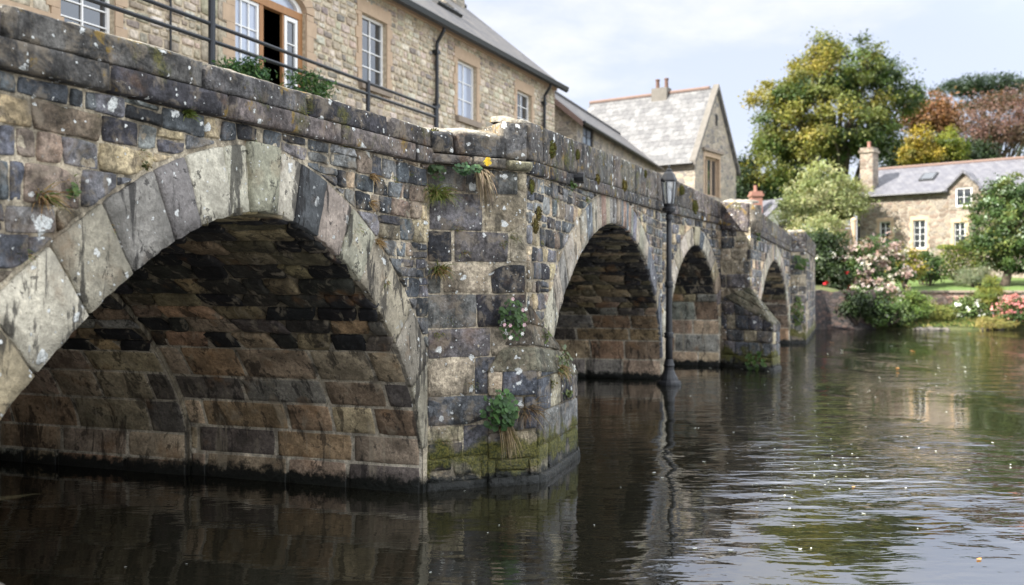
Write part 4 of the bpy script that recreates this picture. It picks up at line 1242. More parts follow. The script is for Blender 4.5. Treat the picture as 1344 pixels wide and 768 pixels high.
mb = MB(); mb.prism([crp(a + .1, 1.4, .1), crp(b - .1, 1.4, .1), crp(b - .1, 2.2, .1), crp(a + .1, 2.2, .1)], [crp(a + .1, 1.4, .12), crp(b - .1, 1.4, .12), crp(b - .1, 2.2, .12), crp(a + .1, 2.2, .12)]); mb.build('pane', M['glass'], o)

# white house peeping over the bridge
wh = empty('white_house', (17.6, 66, 2), 'small white rendered house with red brick chimney half hidden beyond the bridge', 'house')
WS = Seg((17.7, 66.0), (20.2, 66.9)); wz, wr_ = CH + (HZ - 283) / F * 66, CH + (HZ - 261) / F * 66
mb = MB(); mb.poly([WS.pt(0, 0, 1), WS.pt(WS.L, 0, 1), WS.pt(WS.L, 0, wz), WS.pt(WS.L / 2, 0, wr_), WS.pt(0, 0, wz)])
def wp(u, b, z): p = WS.pt(u); return Vector((p.x - WS.n.x * b, p.y - WS.n.y * b, z))
mb.poly([wp(0, 0, 1), wp(0, 0, wz), wp(0, 4, wz), wp(0, 4, 1)]); mb.poly([wp(WS.L, 0, 1), wp(WS.L, 4, 1), wp(WS.L, 4, wz), wp(WS.L, 0, wz)]); mb.build('wall', M['render'], wh)
q = WS.L / 2
rr = uvroof('roof', [wp(-.25, 4, wz - .1), wp(-.25, -.25, wz - .1), wp(q, -.25, wr_ + .1), wp(q, 4, wr_ + .1)], M['slate_blue'], wh)
uvroof('roof', [wp(WS.L + .25, -.25, wz - .1), wp(WS.L + .25, 4, wz - .1), wp(q, 4, wr_ + .1), wp(q, -.25, wr_ + .1)], M['terracotta'], wh)
mb = MB(); mb.box((16.75, 66.5, 5.0), (.75, 0, 0), (0, .8, 0), (0, 0, 3.6)); mb.box((16.67, 66.42, 8.25), (.91, 0, 0), (0, .96, 0), (0, 0, .15)); c_ = mb.build('chimney', M['brickred'], wh)
mb = MB(); mb.lathe([(.16, 0), (.12, .1), (.12, .4), (.15, .45), (.1, .46)], (17.1, 66.9, 8.6), 10); mb.build('chimney_pot', M['brickred'], c_)
mb = MB(); mb.lathe([(.3, 0), (.3, .02)], (0, 0, 0), 4); 
gd = MB(); sbox(gd, WS, .9, 1.7, .0, .03, wz - 1.3, wz - .4); gd.build('window', M['glass'], wh)

# ------------------------------------------------------------------ vegetation
def leaf_mesh(name, P, Nn, size, cols, mat, parent=None, aspect=.5, droop=0.0, rs=None):
    """P positions (n,3), Nn facing normals, size (n,), cols (n,3): each leaf is a bent diamond of two faces"""
    n = len(P); rs = rs or np.random.RandomState(3)
    a = rs.normal(size=(n, 3)); a -= (a * Nn).sum(1, keepdims=True) * Nn
    a /= np.linalg.norm(a, axis=1, keepdims=True) + 1e-9
    a[:, 2] -= droop; a /= np.linalg.norm(a, axis=1, keepdims=True) + 1e-9
    b = np.cross(Nn, a); b /= np.linalg.norm(b, axis=1, keepdims=True) + 1e-9
    s = size[:, None]
    v = np.empty((n, 4, 3))
    v[:, 0] = P - a * s * .5; v[:, 1] = P + b * s * aspect * .5 - Nn * s * .06; v[:, 2] = P + a * s * .5; v[:, 3] = P - b * s * aspect * .5 - Nn * s * .06
    me = bpy.data.meshes.new(name)
    me.vertices.add(n * 4); me.vertices.foreach_set('co', v.astype(np.float32).ravel())
    tri = (np.arange(n)[:, None] * 4 + np.array([0, 1, 2, 0, 2, 3])[None]).ravel()
    me.loops.add(n * 6); me.loops.foreach_set('vertex_index', tri.astype(np.int32))
    me.polygons.add(n * 2); me.polygons.foreach_set('loop_start', (np.arange(n * 2) * 3).astype(np.int32)); me.polygons.foreach_set('loop_total', np.full(n * 2, 3, dtype=np.int32))
    me.update(calc_edges=True)
    at_ = me.color_attributes.new('stonecol', 'FLOAT_COLOR', 'POINT')
    arr = np.ones((n, 4, 4), dtype=np.float32); arr[:, :, :3] = cols[:, None, :]
    at_.data.foreach_set('color', arr.ravel())
    me.materials.append(mat)
    o = bpy.data.objects.new(name, me); COL.objects.link(o)
    if parent: o.parent = parent; o.matrix_parent_inverse = parent_inv(parent)
    return o

def foliage(name, blobs, nclump, nleaf, size, palette, parent, seed=1, rc=.5, shell=.55, mat='leaf', aspect=.5, flat=1.0, droop=0.0, colfn=None):
    """blobs: (centre, radii) ellipsoids; clumps of leaves scattered through their outer volume"""
    rs = np.random.RandomState(seed)
    vol = np.array([b[1][0] * b[1][1] * b[1][2] for b in blobs]) ** .75; vol /= vol.sum()
    pal = np.array(palette)
    Ps, Ns, Cs, Ss, cents = [], [], [], [], []
    for k in range(nclump):
        c, r = blobs[rs.choice(len(blobs), p=vol)]
        d = rs.normal(size=3); d /= np.linalg.norm(d)
        if d[2] < -.3: d[2] *= .5
        rad = (shell + (1 - shell) * rs.rand() ** .6) * (1 + .12 * rs.normal())
        cen = np.array(c) + d * np.array(r) * rad
        cr_ = rc * rs.uniform(.55, 1.25)
        m = max(6, int(nleaf * rs.uniform(.5, 1.4)))
        off = rs.normal(size=(m, 3)) * cr_ * np.array([.55, .55, .38 * flat])
        P = cen + off
        nn = rs.normal(size=(m, 3)) * .75 + d * .55 + np.array([0, 0, .55])
        nn /= np.linalg.norm(nn, axis=1, keepdims=True)
        pc = pal[rs.randint(len(pal))] if colfn is None else np.array(colfn(d, rs, cen))
        cc = pc * rs.uniform(.75, 1.25, size=(m, 1)) * rs.uniform(.93, 1.07, size=(m, 3))
        Ps.append(P); Ns.append(nn); Cs.append(cc); Ss.append(size * rs.uniform(.6, 1.3, size=m)); cents.append(cen)
    o = leaf_mesh(name, np.concatenate(Ps), np.concatenate(Ns), np.concatenate(Ss), np.clip(np.concatenate(Cs), .003, .9), M[mat], parent, aspect, droop, rs)
    return o, cents

def trunk(base, top, r, limbs, parent, seed=1, name='trunk'):
    rr = random.Random(seed); mb = MB()
    base, top = Vector(base), Vector(top)
    n = 7
    pts = [base.lerp(top, i / (n - 1)) + Vector((rr.uniform(-1, 1), rr.uniform(-1, 1), 0)) * r * .5 * (i > 0) for i in range(n)]
    mb.tube(pts, [r * (1.35 if i == 0 else 1 - .7 * i / (n - 1)) for i in range(n)], 10)
    for q in limbs:
        q = Vector(q); st = pts[rr.randint(2, n - 2)]
        mid = st.lerp(q, .5) + Vector((rr.uniform(-.4, .4), rr.uniform(-.4, .4), rr.uniform(0, .8))) * r * 2
        k1, k2 = st.lerp(mid, .5), mid.lerp(q, .5) + Vector((rr.uniform(-1, 1), rr.uniform(-1, 1), rr.uniform(-1, 1))) * r * .5
        mb.tube([st, k1, mid, k2, q], [r * .42, r * .34, r * .24, r * .15, r * .05], 6)
    return mb.build(name, M['bark'], parent, True)

def tree(name, base, blobs, label, cat, palette, nclump, nleaf, size, rc, r=.3, seed=1, nl=14, group=None, **kw):
    t = empty(name, base, label, cat, group)
    o, cents = foliage('crown', blobs, nclump, nleaf, size, palette, t, seed, rc, **kw)
    top = Vector(blobs[0][0])
    rr = random.Random(seed)
    trunk(base, top, r, rr.sample(cents, min(nl, len(cents))), t, seed)
    return t

def blob(px, py, Z, rx, ry=None, rz=None):
    p = at(px, py, Z); m = Z / F
    return ((p.x, p.y, p.z), (rx * m, (rx if ry is None else ry) * m, (rx if rz is None else rz) * m))

# the big green and gold tree
Zt = 76
bl = [blob(1092, 170, Zt, 78, 70, 82), blob(1040, 175, Zt, 48, 46, 52), blob(1030, 122, Zt, 40, 40, 36), blob(1100, 100, Zt, 56, 50, 44), blob(1160, 130, Zt + 2, 46, 46, 44), blob(1165, 190, Zt + 2, 40, 40, 38), blob(1010, 225, Zt, 32, 34, 40), blob(1078, 72, Zt, 24, 24, 20), blob(1150, 85, Zt, 28, 28, 20), blob(1065, 225, Zt, 44, 44, 34)]
def big_col(d, rs, cen):
    g_ = np.array([(.05, .085, .02), (.07, .11, .025), (.03, .058, .015), (.10, .125, .03)])[rs.randint(4)]
    y_ = np.array([(.20, .185, .034), (.16, .16, .03), (.23, .20, .04)])[rs.randint(3)]
    t = .30 + .75 * noise.noise(Vector(tuple(cen)) * .28) - .34 * d[0] + .22 * d[2] + .12 * rs.normal()
    t = min(1, max(0, (t - .25) / .55))
    return g_ * (1 - t) + y_ * t
tree('broadleaf_tree', (at(1105, 300, Zt).x, Zt, 2.5), bl, 'huge broadleaf tree turning gold on top, towering between the gabled hall and the cottage', 'tree', [(.1, .1, .02)], 500, 165, .27, .82, .62, 5, 26, colfn=big_col, shell=.6)

def T(name, px, base_py, Z, bl, label, pal, nc, nleaf, size, rc, r=.2, seed=1, cat='tree', **kw):
    b = at(px, base_py, Z); b.z = max(.5, b.z)
    return tree(name, b, bl, label, cat, pal, nc, nleaf, size, rc, r, seed, **kw)
DG_ = [(.014, .028, .010), (.02, .036, .012), (.026, .042, .013)]
T('evergreen_tree', 972, 330, 76, [blob(974, 248, 76, 20, 22, 42), blob(985, 275, 76, 26, 22, 30)], 'dark evergreen tree behind the right corner of the gabled hall', DG_, 90, 70, .3, .7, .2, 7)
T('dark_tree', 1010, 330, 88, [blob(1015, 240, 88, 50, 40, 50), blob(1050, 260, 88, 46, 40, 40)], 'dark green tree behind the white house chimney', DG_, 150, 70, .4, 1.0, .3, 27)
T('pale_willow', 1080, 330, 58, [blob(1082, 262, 58, 46, 40, 46), blob(1050, 280, 58, 26, 28, 30), blob(1108, 270, 58, 28, 28, 32)], 'rounded pale sage green tree left of the cottage chimney', [(.25, .27, .12), (.20, .23, .09), (.30, .31, .16), (.14, .17, .06)], 230, 80, .26, .62, .2, 8, aspect=.3)
T('orange_tree', 1222, 300, 92, [blob(1222, 152, 92, 30, 30, 26), blob(1240, 165, 92, 24, 24, 22), blob(1205, 160, 92, 18, 20, 18)], 'orange brown autumn tree behind the cottage roof', [(.20, .10, .045), (.17, .085, .04), (.16, .075, .03), (.12, .07, .03)], 150, 60, .34, .9, .25, 9)
T('yellow_tree', 1204, 300, 70.5, [blob(1207, 186, 70.5, 17, 14, 18), blob(1196, 206, 70.5, 17, 14, 16), blob(1222, 205, 70.5, 14, 14, 14)], 'bright yellow small tree beside the dark evergreens behind the cottage', [(.25, .19, .025), (.20, .16, .025), (.15, .14, .025)], 80, 70, .22, .5, .15, 10)
T('lime_tree', 1246, 300, 71, [blob(1246, 190, 71, 15, 15, 20), blob(1257, 202, 71, 12, 12, 14)], 'lime green young tree right of the yellow tree', [(.14, .17, .02), (.18, .19, .025), (.09, .13, .02)], 60, 70, .22, .45, .15, 11)
T('evergreen_tree', 1225, 300, 73, [blob(1226, 204, 73, 24, 24, 20), blob(1180, 210, 73, 24, 22, 20), blob(1278, 206, 73, 22, 22, 18)], 'low dark evergreen mass along the back of the cottage roof', DG_, 130, 60, .3, .8, .15, 12)
T('pine_tree', 1290, 300, 98, [blob(1290, 112, 98, 52, 34, 12), blob(1258, 118, 98, 30, 26, 10), blob(1325, 116, 98, 34, 28, 13), blob(1300, 135, 98, 44, 34, 12)], 'flat topped dark pine on the skyline, highest tree over the cottage', [(.016, .034, .016), (.022, .042, .018), (.03, .05, .02)], 190, 60, .38, .9, .3, 13, flat=.6, aspect=.25)
T('copper_tree', 1312, 300, 79, [blob(1312, 165, 79, 46, 40, 44), blob(1285, 180, 79, 26, 26, 30), blob(1345, 160, 79, 34, 30, 46)], 'sparse purple brown tree rising over the right end of the cottage', [(.14, .075, .06), (.11, .06, .05), (.17, .10, .075), (.09, .065, .04)], 260, 48, .27, .85, .3, 14, aspect=.35, nl=40)
for i, (px, Z, c, lab) in enumerate(((1400, 84, DG_, 'dark tree out past the copper tree'), (1470, 80, [(.05, .08, .02), (.08, .10, .02)], 'green tree farthest along the far bank'))):
    T('far_tree', px, 300, Z, [blob(px, 190, Z, 55, 50, 70)], lab, c, 150, 60, .42, 1.1, .3, 30 + i)

# far-bank shrubs
def shrub(name, px, py, Z, rx, rz, label, pal, nc, nl, size, rc, seed, flowers=None, cat='shrub', extra=(), group=None, aspect=.5, base=None, **kw):
    bl_ = [blob(px, py, Z, rx, rx * .8, rz)] + [blob(*e) for e in extra]
    b = at(px, py + rz, Z); b.z = max(.2, b.z - .3)
    t = empty(name, b, label, cat, group)
    o, cents = foliage('foliage', bl_, nc, nl, size, pal, t, seed, rc, aspect=aspect, **kw)
    rr = random.Random(seed); m_ = MB()
    for q in rr.sample(cents, min(9, len(cents))): m_.tube([b, b.lerp(Vector(q), .5) + Vector((rr.uniform(-.1, .1), rr.uniform(-.1, .1), 0)), q], [.05, .035, .012], 5)
    m_.build('stems', M['bark'], t, True)
    if flowers:
        fp, fn, fs, frc, fseed = flowers
        foliage('blossom_or_glint', [(b_[0], tuple(x * 1.06 for x in b_[1])) for b_ in bl_], fn, 16, fs, fp, t, fseed, frc, shell=.92, mat='petal', aspect=.9)
    return t
G1 = [(.045, .085, .022), (.065, .105, .026), (.03, .058, .016)]
shrub('bay_shrub', 1084, 350, 47, 40, 48, 'dark green shrub over the river wall next to the bridge end', DG_ + [(.04, .07, .02)], 190, 75, .17, .42, 41, ([(.6, .6, .5)], 10, .12, .18, 5))
shrub('plume_shrub', 1072, 305, 51, 34, 22, 'pale feathery shrub with cream plumes above the dark river wall shrub', [(.36, .35, .20), (.27, .28, .13), (.18, .21, .08)], 90, 60, .2, .4, 42, aspect=.25)
shrub('hydrangea', 1152, 352, 46, 40, 42, 'large hydrangea bush of faded pink and white heads overhanging the water', G1, 110, 60, .15, .38, 43, ([(.32, .24, .22), (.34, .29, .27), (.26, .18, .155), (.36, .345, .28)], 190, .16, .25, 6), extra=((1140, 338, 46, 26, 22, 20), (1150, 398, 44.2, 38, 20, 28)))
shrub('yellow_shrub', 1188, 352, 48.5, 17, 26, 'yellow green shrub standing right behind the pale hydrangea', [(.20, .17, .02), (.15, .14, .02), (.09, .11, .02)], 70, 60, .15, .35, 44)
shrub('rounded_shrub', 1217, 354, 50, 19, 26, 'dark rounded shrub with few white flowers below the middle cottage window', G1, 60, 60, .15, .32, 45, ([(.65, .65, .6)], 6, .12, .12, 7))
shrub('red_rose', 1100, 372, 45.5, 16, 22, 'dark rose bush with two red blooms against the river wall', DG_, 45, 50, .13, .28, 46, ([(.5, .03, .04), (.45, .05, .05)], 4, .16, .12, 8))
shrub('bracken', 1098, 404, 44.6, 12, 14, 'rusty brown bracken clump hanging on the river wall', [(.16, .075, .03), (.12, .06, .03), (.07, .05, .02)], 30, 40, .16, .25, 47, aspect=.3)
shrub('grey_shrub', 1278, 364, 49, 26, 13, 'low grey green rounded shrub on the lawn edge beneath the hedge', [(.15, .17, .10), (.11, .135, .075), (.19, .2, .13)], 70, 60, .12, .28, 48, aspect=.3)
shrub('ivy_bank', 1166, 414, 43.2, 26, 18, 'dark ivy tumbling to the water under the hydrangea', DG_ + [(.05, .09, .02), (.07, .11, .03)], 80, 50, .16, .36, 49)
shrub('hanging_ivy', 1124, 402, 43.4, 20, 20, 'very dark green growth hanging down the river wall under the red roses', DG_ + [(.04, .07, .02)], 60, 50, .15, .34, 62)
shrub('fern_bank', 1196, 404, 43.6, 22, 20, 'bright green ferny growth between the ivy and the grassy mound', [(.10, .16, .03), (.13, .18, .04), (.07, .12, .025)], 80, 50, .2, .34, 63, aspect=.25)
shrub('white_daisy_bush', 1272, 410, 44.3, 21, 18, 'white flowering bush at the waterline under the garden wall', [(.07, .11, .03), (.10, .14, .04)], 60, 50, .15, .3, 50, ([(.62, .66, .62), (.68, .68, .62)], 34, .13, .16, 9))
shrub('pink_hydrangea', 1332, 410, 43.2, 20, 20, 'coral pink hydrangea at the water edge beside the white flowering bush', G1, 50, 50, .14, .3, 51, ([(.48, .20, .18), (.50, .25, .22), (.42, .16, .15)], 42, .14, .22, 10))
shrub('reed_clump', 1298, 392, 44.5, 15, 24, 'tall yellow green reeds standing between the white and pink flowers', [(.16, .18, .03), (.20, .2, .04), (.10, .14, .03)], 60, 50, .3, .3, 52, aspect=.12)
shrub('bank_grass_mound', 1222, 412, 44.2, 26, 12, 'light yellow green grassy mound left of the white flowers', [(.20, .2, .045), (.16, .18, .04), (.12, .15, .03)], 80, 50, .22, .3, 53, aspect=.15)
shrub('bank_grass_mound', 1305, 425, 43.0, 24, 7, 'low golden grass fringe at the water below the reeds', [(.24, .20, .06), (.18, .17, .045)], 50, 50, .2, .22, 54, aspect=.15)
shrub('orange_bloom_bush', 1268, 322, 52, 8, 8, 'small orange flowering plant at the cottage door', [(.4, .16, .03), (.12, .12, .03)], 18, 40, .14, .2, 55)
# clipped hedge
hg = empty('clipped_hedge', tuple(at(1262, 352, 51)), 'square clipped yellow green hedge in front of the cottage door', 'hedge')
p = at(1262, 345, 51); rs = np.random.RandomState(6); n = 6500
Q = np.stack([rs.uniform(-1.15, 1.15, n), rs.uniform(-.5, .5, n), rs.uniform(-.85, .85, n)], 1)
fc = rs.randint(0, 3, n); Q[fc == 0, 1] = -.5; Q[fc == 1, 2] = .85; Q += rs.normal(size=(n, 3)) * .05
NN = rs.normal(size=(n, 3)) * .6 + np.array([0, -.5, .6]); NN /= np.linalg.norm(NN, axis=1, keepdims=True)
cc = np.array([(.11, .15, .03), (.18, .19, .03), (.07, .11, .025)])[rs.randint(0, 3, n)]
leaf_mesh('foliage', Q + np.array(p), NN, rs.uniform(.08, .16, n), cc, M['leaf'], hg)
# standard tree on the lawn
bl = [blob(1323, 300, 49.5, 47, 44, 62), blob(1322, 264, 49.5, 26, 30, 32), blob(1352, 290, 49.5, 36, 36, 52), blob(1302, 320, 49.5, 26, 26, 26), blob(1330, 345, 49.5, 36, 36, 22)]
def cam_col(d, rs, cen): return np.array([(.05, .09, .025), (.07, .115, .03), (.03, .06, .018), (.14, .17, .045)][rs.randint(4)])
t = tree('camellia_tree', (at(1316, 380, 49.5).x, 49.5, at(1316, 380, 49.5).z - .2), bl, 'dense rounded tree with glossy leaves and painted pale glints on the lawn', 'tree', [(.05, .08, .02)], 420, 80, .17, .42, .26, 15, 10, colfn=cam_col)
foliage('blossom_or_glint', [(b_[0], tuple(x * 1.0 for x in b_[1])) for b_ in bl], 70, 12, .13, [(.30, .37, .26), (.36, .42, .32)], t, 18, .22, shell=.9, mat='petal', aspect=.8)  # pale flecks painted in as glints off the glossy leaves
# garden fence left of the cottage
fe = empty('garden_fence', tuple(at(1105, 320, 56)), 'weathered wooden fence with thick end post left of the cottage', 'fence')
p0, p1 = at(1092, 318, 56.5), at(1117, 318, 56)
mb = MB(); d_ = p1 - p0
for z in (.25, .55, .85): mb.box(p0 + Vector((0, 0, z)), d_, (0, .05, 0), (0, 0, .16))
mb.box(p0 + Vector((0, .06, -.9)), d_, (0, .04, 0), (0, 0, 1.7)); mb.build('boards', M['dressed'], fe)
mb = MB(); mb.lathe([(.15, 0), (.15, 2.2), (.18, 2.25), (.17, 2.35), (.06, 2.45)], p1 + Vector((.15, 0, -1.0)), 12); mb.build('end_post', M['dressed'], fe)
# grassy fringe of the slope
rs = np.random.RandomState(9); n = 9000
X = rs.uniform(16.5, 34, n); Y = np.array([rs.uniform(shore(x) + .02, wall_y(x) - .3) for x in X])
Zg = np.array([bank_h(x, y) for x, y in zip(X, Y)])
NN = rs.normal(size=(n, 3)) * .5 + np.array([0, -1, .2]); NN /= np.linalg.norm(NN, axis=1, keepdims=True)
cc = np.array([(.10, .14, .03), (.16, .17, .04), (.22, .19, .06), (.06, .10, .02)])[rs.randint(0, 4, n)]
tag(leaf_mesh('bank_grass', np.stack([X, Y, Zg + .1], 1), NN, rs.uniform(.15, .4, n), cc, M['tuft'], None, .14, rs=rs), kind='stuff')
# waterline rocks
def rock(name, c, r, label, seed, group=None, mat='rock', cat='rock'):
    import bmesh
    bm = bmesh.new(); bmesh.ops.create_icosphere(bm, subdivisions=3, radius=1)
    for v in bm.verts:
        k = 1 + .32 * noise.noise(v.co * 1.3 + Vector((seed, 0, 0))) + .12 * noise.noise(v.co * 4 + Vector((seed, 3, 0)))
        v.co = Vector((v.co.x * r[0] * k, v.co.y * r[1] * k, v.co.z * r[2] * k))
    me = bpy.data.meshes.new(name); bm.to_mesh(me); bm.free(); me.materials.append(M[mat])
    o = bpy.data.objects.new(name, me); COL.objects.link(o); o.location = c
    me.polygons.foreach_set('use_smooth', [True] * len(me.polygons))
    return tag(o, label, cat, group)
for i, px in enumerate((1208, 1219, 1228, 1240, 1290, 1310)):
    p = at(px, 433, shore((px - CX) / F * 43) + .15)
    rock('bank_rock', (p.x, p.y, .02), (R.uniform(.18, .38), .25, R.uniform(.09, .16)), 'pale rock at the waterline of the grassy far bank', i * 7.3, 'rocks along the far waterline')
rock('near_rock', (-1.72, 3.02, .93), (.16, .16, .14), 'pale worn rock at the near bank in the bottom corner', 77)
rock('near_bank_boulder', (-2.1, 2.6, .2), (.42, .5, .75), 'larger near bank boulder under the pale rock', 41)

# ------------------------------------------------------------------ lamp post standing in the river
LZ = 2 * F / (505 - HZ); LX = (878 - CX) / F * LZ
lp = empty('lamp_post', (LX, LZ, 0), 'black cast iron lamp post with glass lantern standing in the river before the second pier', 'street lamp')
c = (LX, LZ, 0); mb = MB()
mb.lathe([(.25, -.6), (.25, .03), (.24, .07), (.19, .10), (.175, .15), (.135, .22), (.105, .30), (.10, .36), (.115, .39), (.10, .43), (.08, .52)], c, 16)
mb.build('base', M['iron'], lp)
mb = MB(); mb.lathe([(.075, .5), (.07, 1.0), (.058, 2.2), (.05, 3.45)], c, 16); mb.build('pole', M['iron'], lp, True)
for z, r in ((1.0, .105), (2.02, .095), (3.38, .075)):
    mb = MB(); mb.lathe([(r * .6, z - .07), (r, z - .04), (r * .8, z), (r, z + .04), (r * .6, z + .07)], c, 16); mb.build('collar', M['iron'], lp, True)
z0 = 3.45
mb = MB(); mb.lathe([(.05, z0), (.13, z0 + .05), (.14, z0 + .11), (.10, z0 + .14), (.115, z0 + .2)], c, 12); mb.build('lantern_base', M['iron'], lp)
fr_ = MB(); gl = MB()
lo_r, hi_r, za, zb_ = .10, .148, z0 + .20, z0 + .66
for k in range(6):
    a0, a1 = math.pi / 3 * k, math.pi / 3 * (k + 1)
    P0, P1 = Vector((LX + lo_r * math.cos(a0), LZ + lo_r * math.sin(a0), za)), Vector((LX + hi_r * math.cos(a0), LZ + hi_r * math.sin(a0), zb_))
    Q0, Q1 = Vector((LX + lo_r * math.cos(a1), LZ + lo_r * math.sin(a1), za)), Vector((LX + hi_r * math.cos(a1), LZ + hi_r * math.sin(a1), zb_))
    fr_.tube([P0, P1], .013, 6); fr_.tube([P1, Q1], .014, 6); fr_.tube([P0, Q0], .012, 6)
    gl.poly([P0, Q0, Q1, P1])
lan = fr_.build('lantern_frame', M['iron'], lp); gl.build('lantern_glass', M['lampglass'], lan)
mb = MB(); mb.lathe([(.168, zb_ + .005), (.163, zb_ + .035), (.11, zb_ + .15), (.06, zb_ + .20), (.065, zb_ + .23), (.02, zb_ + .26), (.025, zb_ + .30), (.005, zb_ + .34)], c, 6); mb.build('lantern_roof', M['iron'], lp)
mb = MB(); mb.lathe([(.02, za), (.04, za + .1), (.045, za + .22), (.02, za + .3)], c, 10); mb.build('lamp_mantle', M['white'], lan)

# ------------------------------------------------------------------ plants on the masonry
def tuft(p, nrm, label, cols, n=40, L=.14, w=.006, droop=1.0, spread=.6, group='grass tufts rooted in the bridge', up=.5, seed=None, name='grass_tuft', width=.03):
    rr = random.Random(seed or R.random()); mb = MB()
    p = Vector(p); nrm = Vector(nrm)
    side = nrm.cross(Vector((0, 0, 1))).normalized()
    for i in range(n):
        d = (nrm * rr.uniform(.3, 1) + side * rr.uniform(-1, 1) * spread + Vector((0, 0, 1)) * (up + rr.uniform(-.5, .5))).normalized()
        l = L * rr.uniform(.5, 1.2); q = p + side * rr.uniform(-width, width) + Vector((0, 0, 1)) * rr.uniform(-width, width) * .6 - nrm * .02
        c_ = vary(rr.choice(cols), .2)
        pts = []
        v = d.copy()
        for k in range(5):
            pts.append(q.copy()); q = q + v * l / 4; v = (v + Vector((0, 0, -1)) * droop * .22).normalized()
        b = d.cross(Vector((rr.uniform(-1, 1), rr.uniform(-1, 1), rr.uniform(-1, 1)))).normalized()
        for k in range(4):
            w0, w1 = w * (1 - k / 4.2), w * (1 - (k + 1) / 4.2)
            mb.poly([pts[k] - b * w0, pts[k] + b * w0, pts[k + 1] + b * w1, pts[k + 1] - b * w1], c_)
    return tag(mb.build(name, M['tuft'], None), label, 'plant', group)

def leafy(p, nrm, label, cols, n=40, rad=(.1, .1), size=.045, seed=1, name='wall_plant', flowers=None, group='leafy plants rooted in the bridge', depth=.07):
    rr = random.Random(seed); p = Vector(p); nrm = Vector(nrm); side = nrm.cross(Vector((0, 0, 1))).normalized()
    t = empty(name, p, label, 'plant', group); mb = MB(); st = MB()
    def lf(mb, q, a, b, s, c_):
        nn = a.cross(b)
        o_ = [(-.5, 0, 0), (-.25, .36, .05), (.1, .42, .06), (.5, 0, -.02), (.1, -.42, .06), (-.25, -.36, .05)]
        pts = [q + a * (x * s) + b * (y * s) + nn * (z * s) for x, y, z in o_]
        mb.poly([pts[0], pts[1], pts[2], pts[3]], c_); mb.poly([pts[0], pts[3], pts[4], pts[5]], c_)
    for i in range(n):
        an, r = rr.uniform(0, 6.28), rr.random() ** .6
        q = p + side * math.cos(an) * r * rad[0] + Vector((0, 0, 1)) * math.sin(an) * r * rad[1] + nrm * (depth * (1.1 - r) * rr.uniform(.4, 1.2) + .01)
        nn = (nrm + Vector((0, 0, rr.uniform(.2, 1.0))) + side * rr.uniform(-.7, .7)).normalized()
        a = (side * rr.uniform(-1, 1) + Vector((0, 0, rr.uniform(-1, .4)))); a = (a - nn * a.dot(nn)).normalized(); b = nn.cross(a)
        lf(mb, q, a, b, size * rr.uniform(.6, 1.3), vary(rr.choice(cols), .2))
        if i % 3 == 0: st.tube([p - nrm * .02, p.lerp(q, .6) + nrm * .02, q], .0025, 4, (.06, .08, .02))
    mb.build('foliage', M['leaf'], t); st.build('stems', M['tuft'], t)
    if flowers:
        fb = MB()
        for (c_, k, s) in flowers:
            for i in range(k):
                an, r = rr.uniform(0, 6.28), rr.uniform(.5, 1.1)
                q = p + side * math.cos(an) * r * rad[0] + Vector((0, 0, 1)) * math.sin(an) * r * rad[1] + nrm * (depth + .03)
                for m_ in range(6):
                    t0, t1 = m_ * 1.047 - .4, m_ * 1.047 + .4
                    e = lambda t: side * math.cos(t) + Vector((0, 0, 1)) * math.sin(t)
                    fb.poly([q, q + e(t0) * s * .7 + nrm * .005, q + e((t0 + t1) / 2) * s + nrm * .002, q + e(t1) * s * .7 + nrm * .005], vary(c_, .1))
        fb.build('blossom_or_glint', M['petal'], t)
    return t

def cushion(p, nrm, label, r=.05, seed=1, col=(.085, .08, .015), group='moss cushions on the parapet', h=1.0):
    rr = random.Random(seed); p = Vector(p); nrm = Vector(nrm); side = nrm.cross(Vector((0, 0, 1))).normalized(); upv = Vector((0, 0, 1)); mb = MB()
    for i in range(150):
        an, k = rr.uniform(0, 6.28), rr.random() ** .5
        x, y = math.cos(an) * k, math.sin(an) * k
        z = math.sqrt(max(0, 1 - k * k)) * .7
        q = p + side * x * r + upv * y * r * h + nrm * z * r
        d = (side * x + upv * (y + .3) + nrm * (z + .2)).normalized()
        b = d.cross(Vector((rr.uniform(-1, 1), rr.uniform(-1, 1), rr.uniform(-1, 1)))).normalized()
        s = r * rr.uniform(.18, .34); c_ = vary(mixc(col, (.14, .09, .03), rr.random() * .6), .3)
        mb.poly([q - b * s * .5 - nrm * s, q + b * s * .5 - nrm * s, q + d * s], c_)
    i0 = len(mb.v)
    for a_ in range(7):
        for b_ in range(12):
            th, ph = a_ / 6 * math.pi / 2, b_ / 12 * 6.283
            mb.v.append(tuple(p + side * math.sin(th) * math.cos(ph) * r * .95 + upv * math.sin(th) * math.sin(ph) * r * .95 * h + nrm * math.cos(th) * r * .62)); mb.c.append(vary(col, .3))
    for a_ in range(6):
        for b_ in range(12):
            q = i0 + a_ * 12 + b_; s = i0 + a_ * 12 + (b_ + 1) % 12
            mb.f.append((q, s, s + 12, q + 12)); mb.mi.append(0)
    return tag(mb.build('moss_cushion', M['mosscush']), label, 'moss', group)

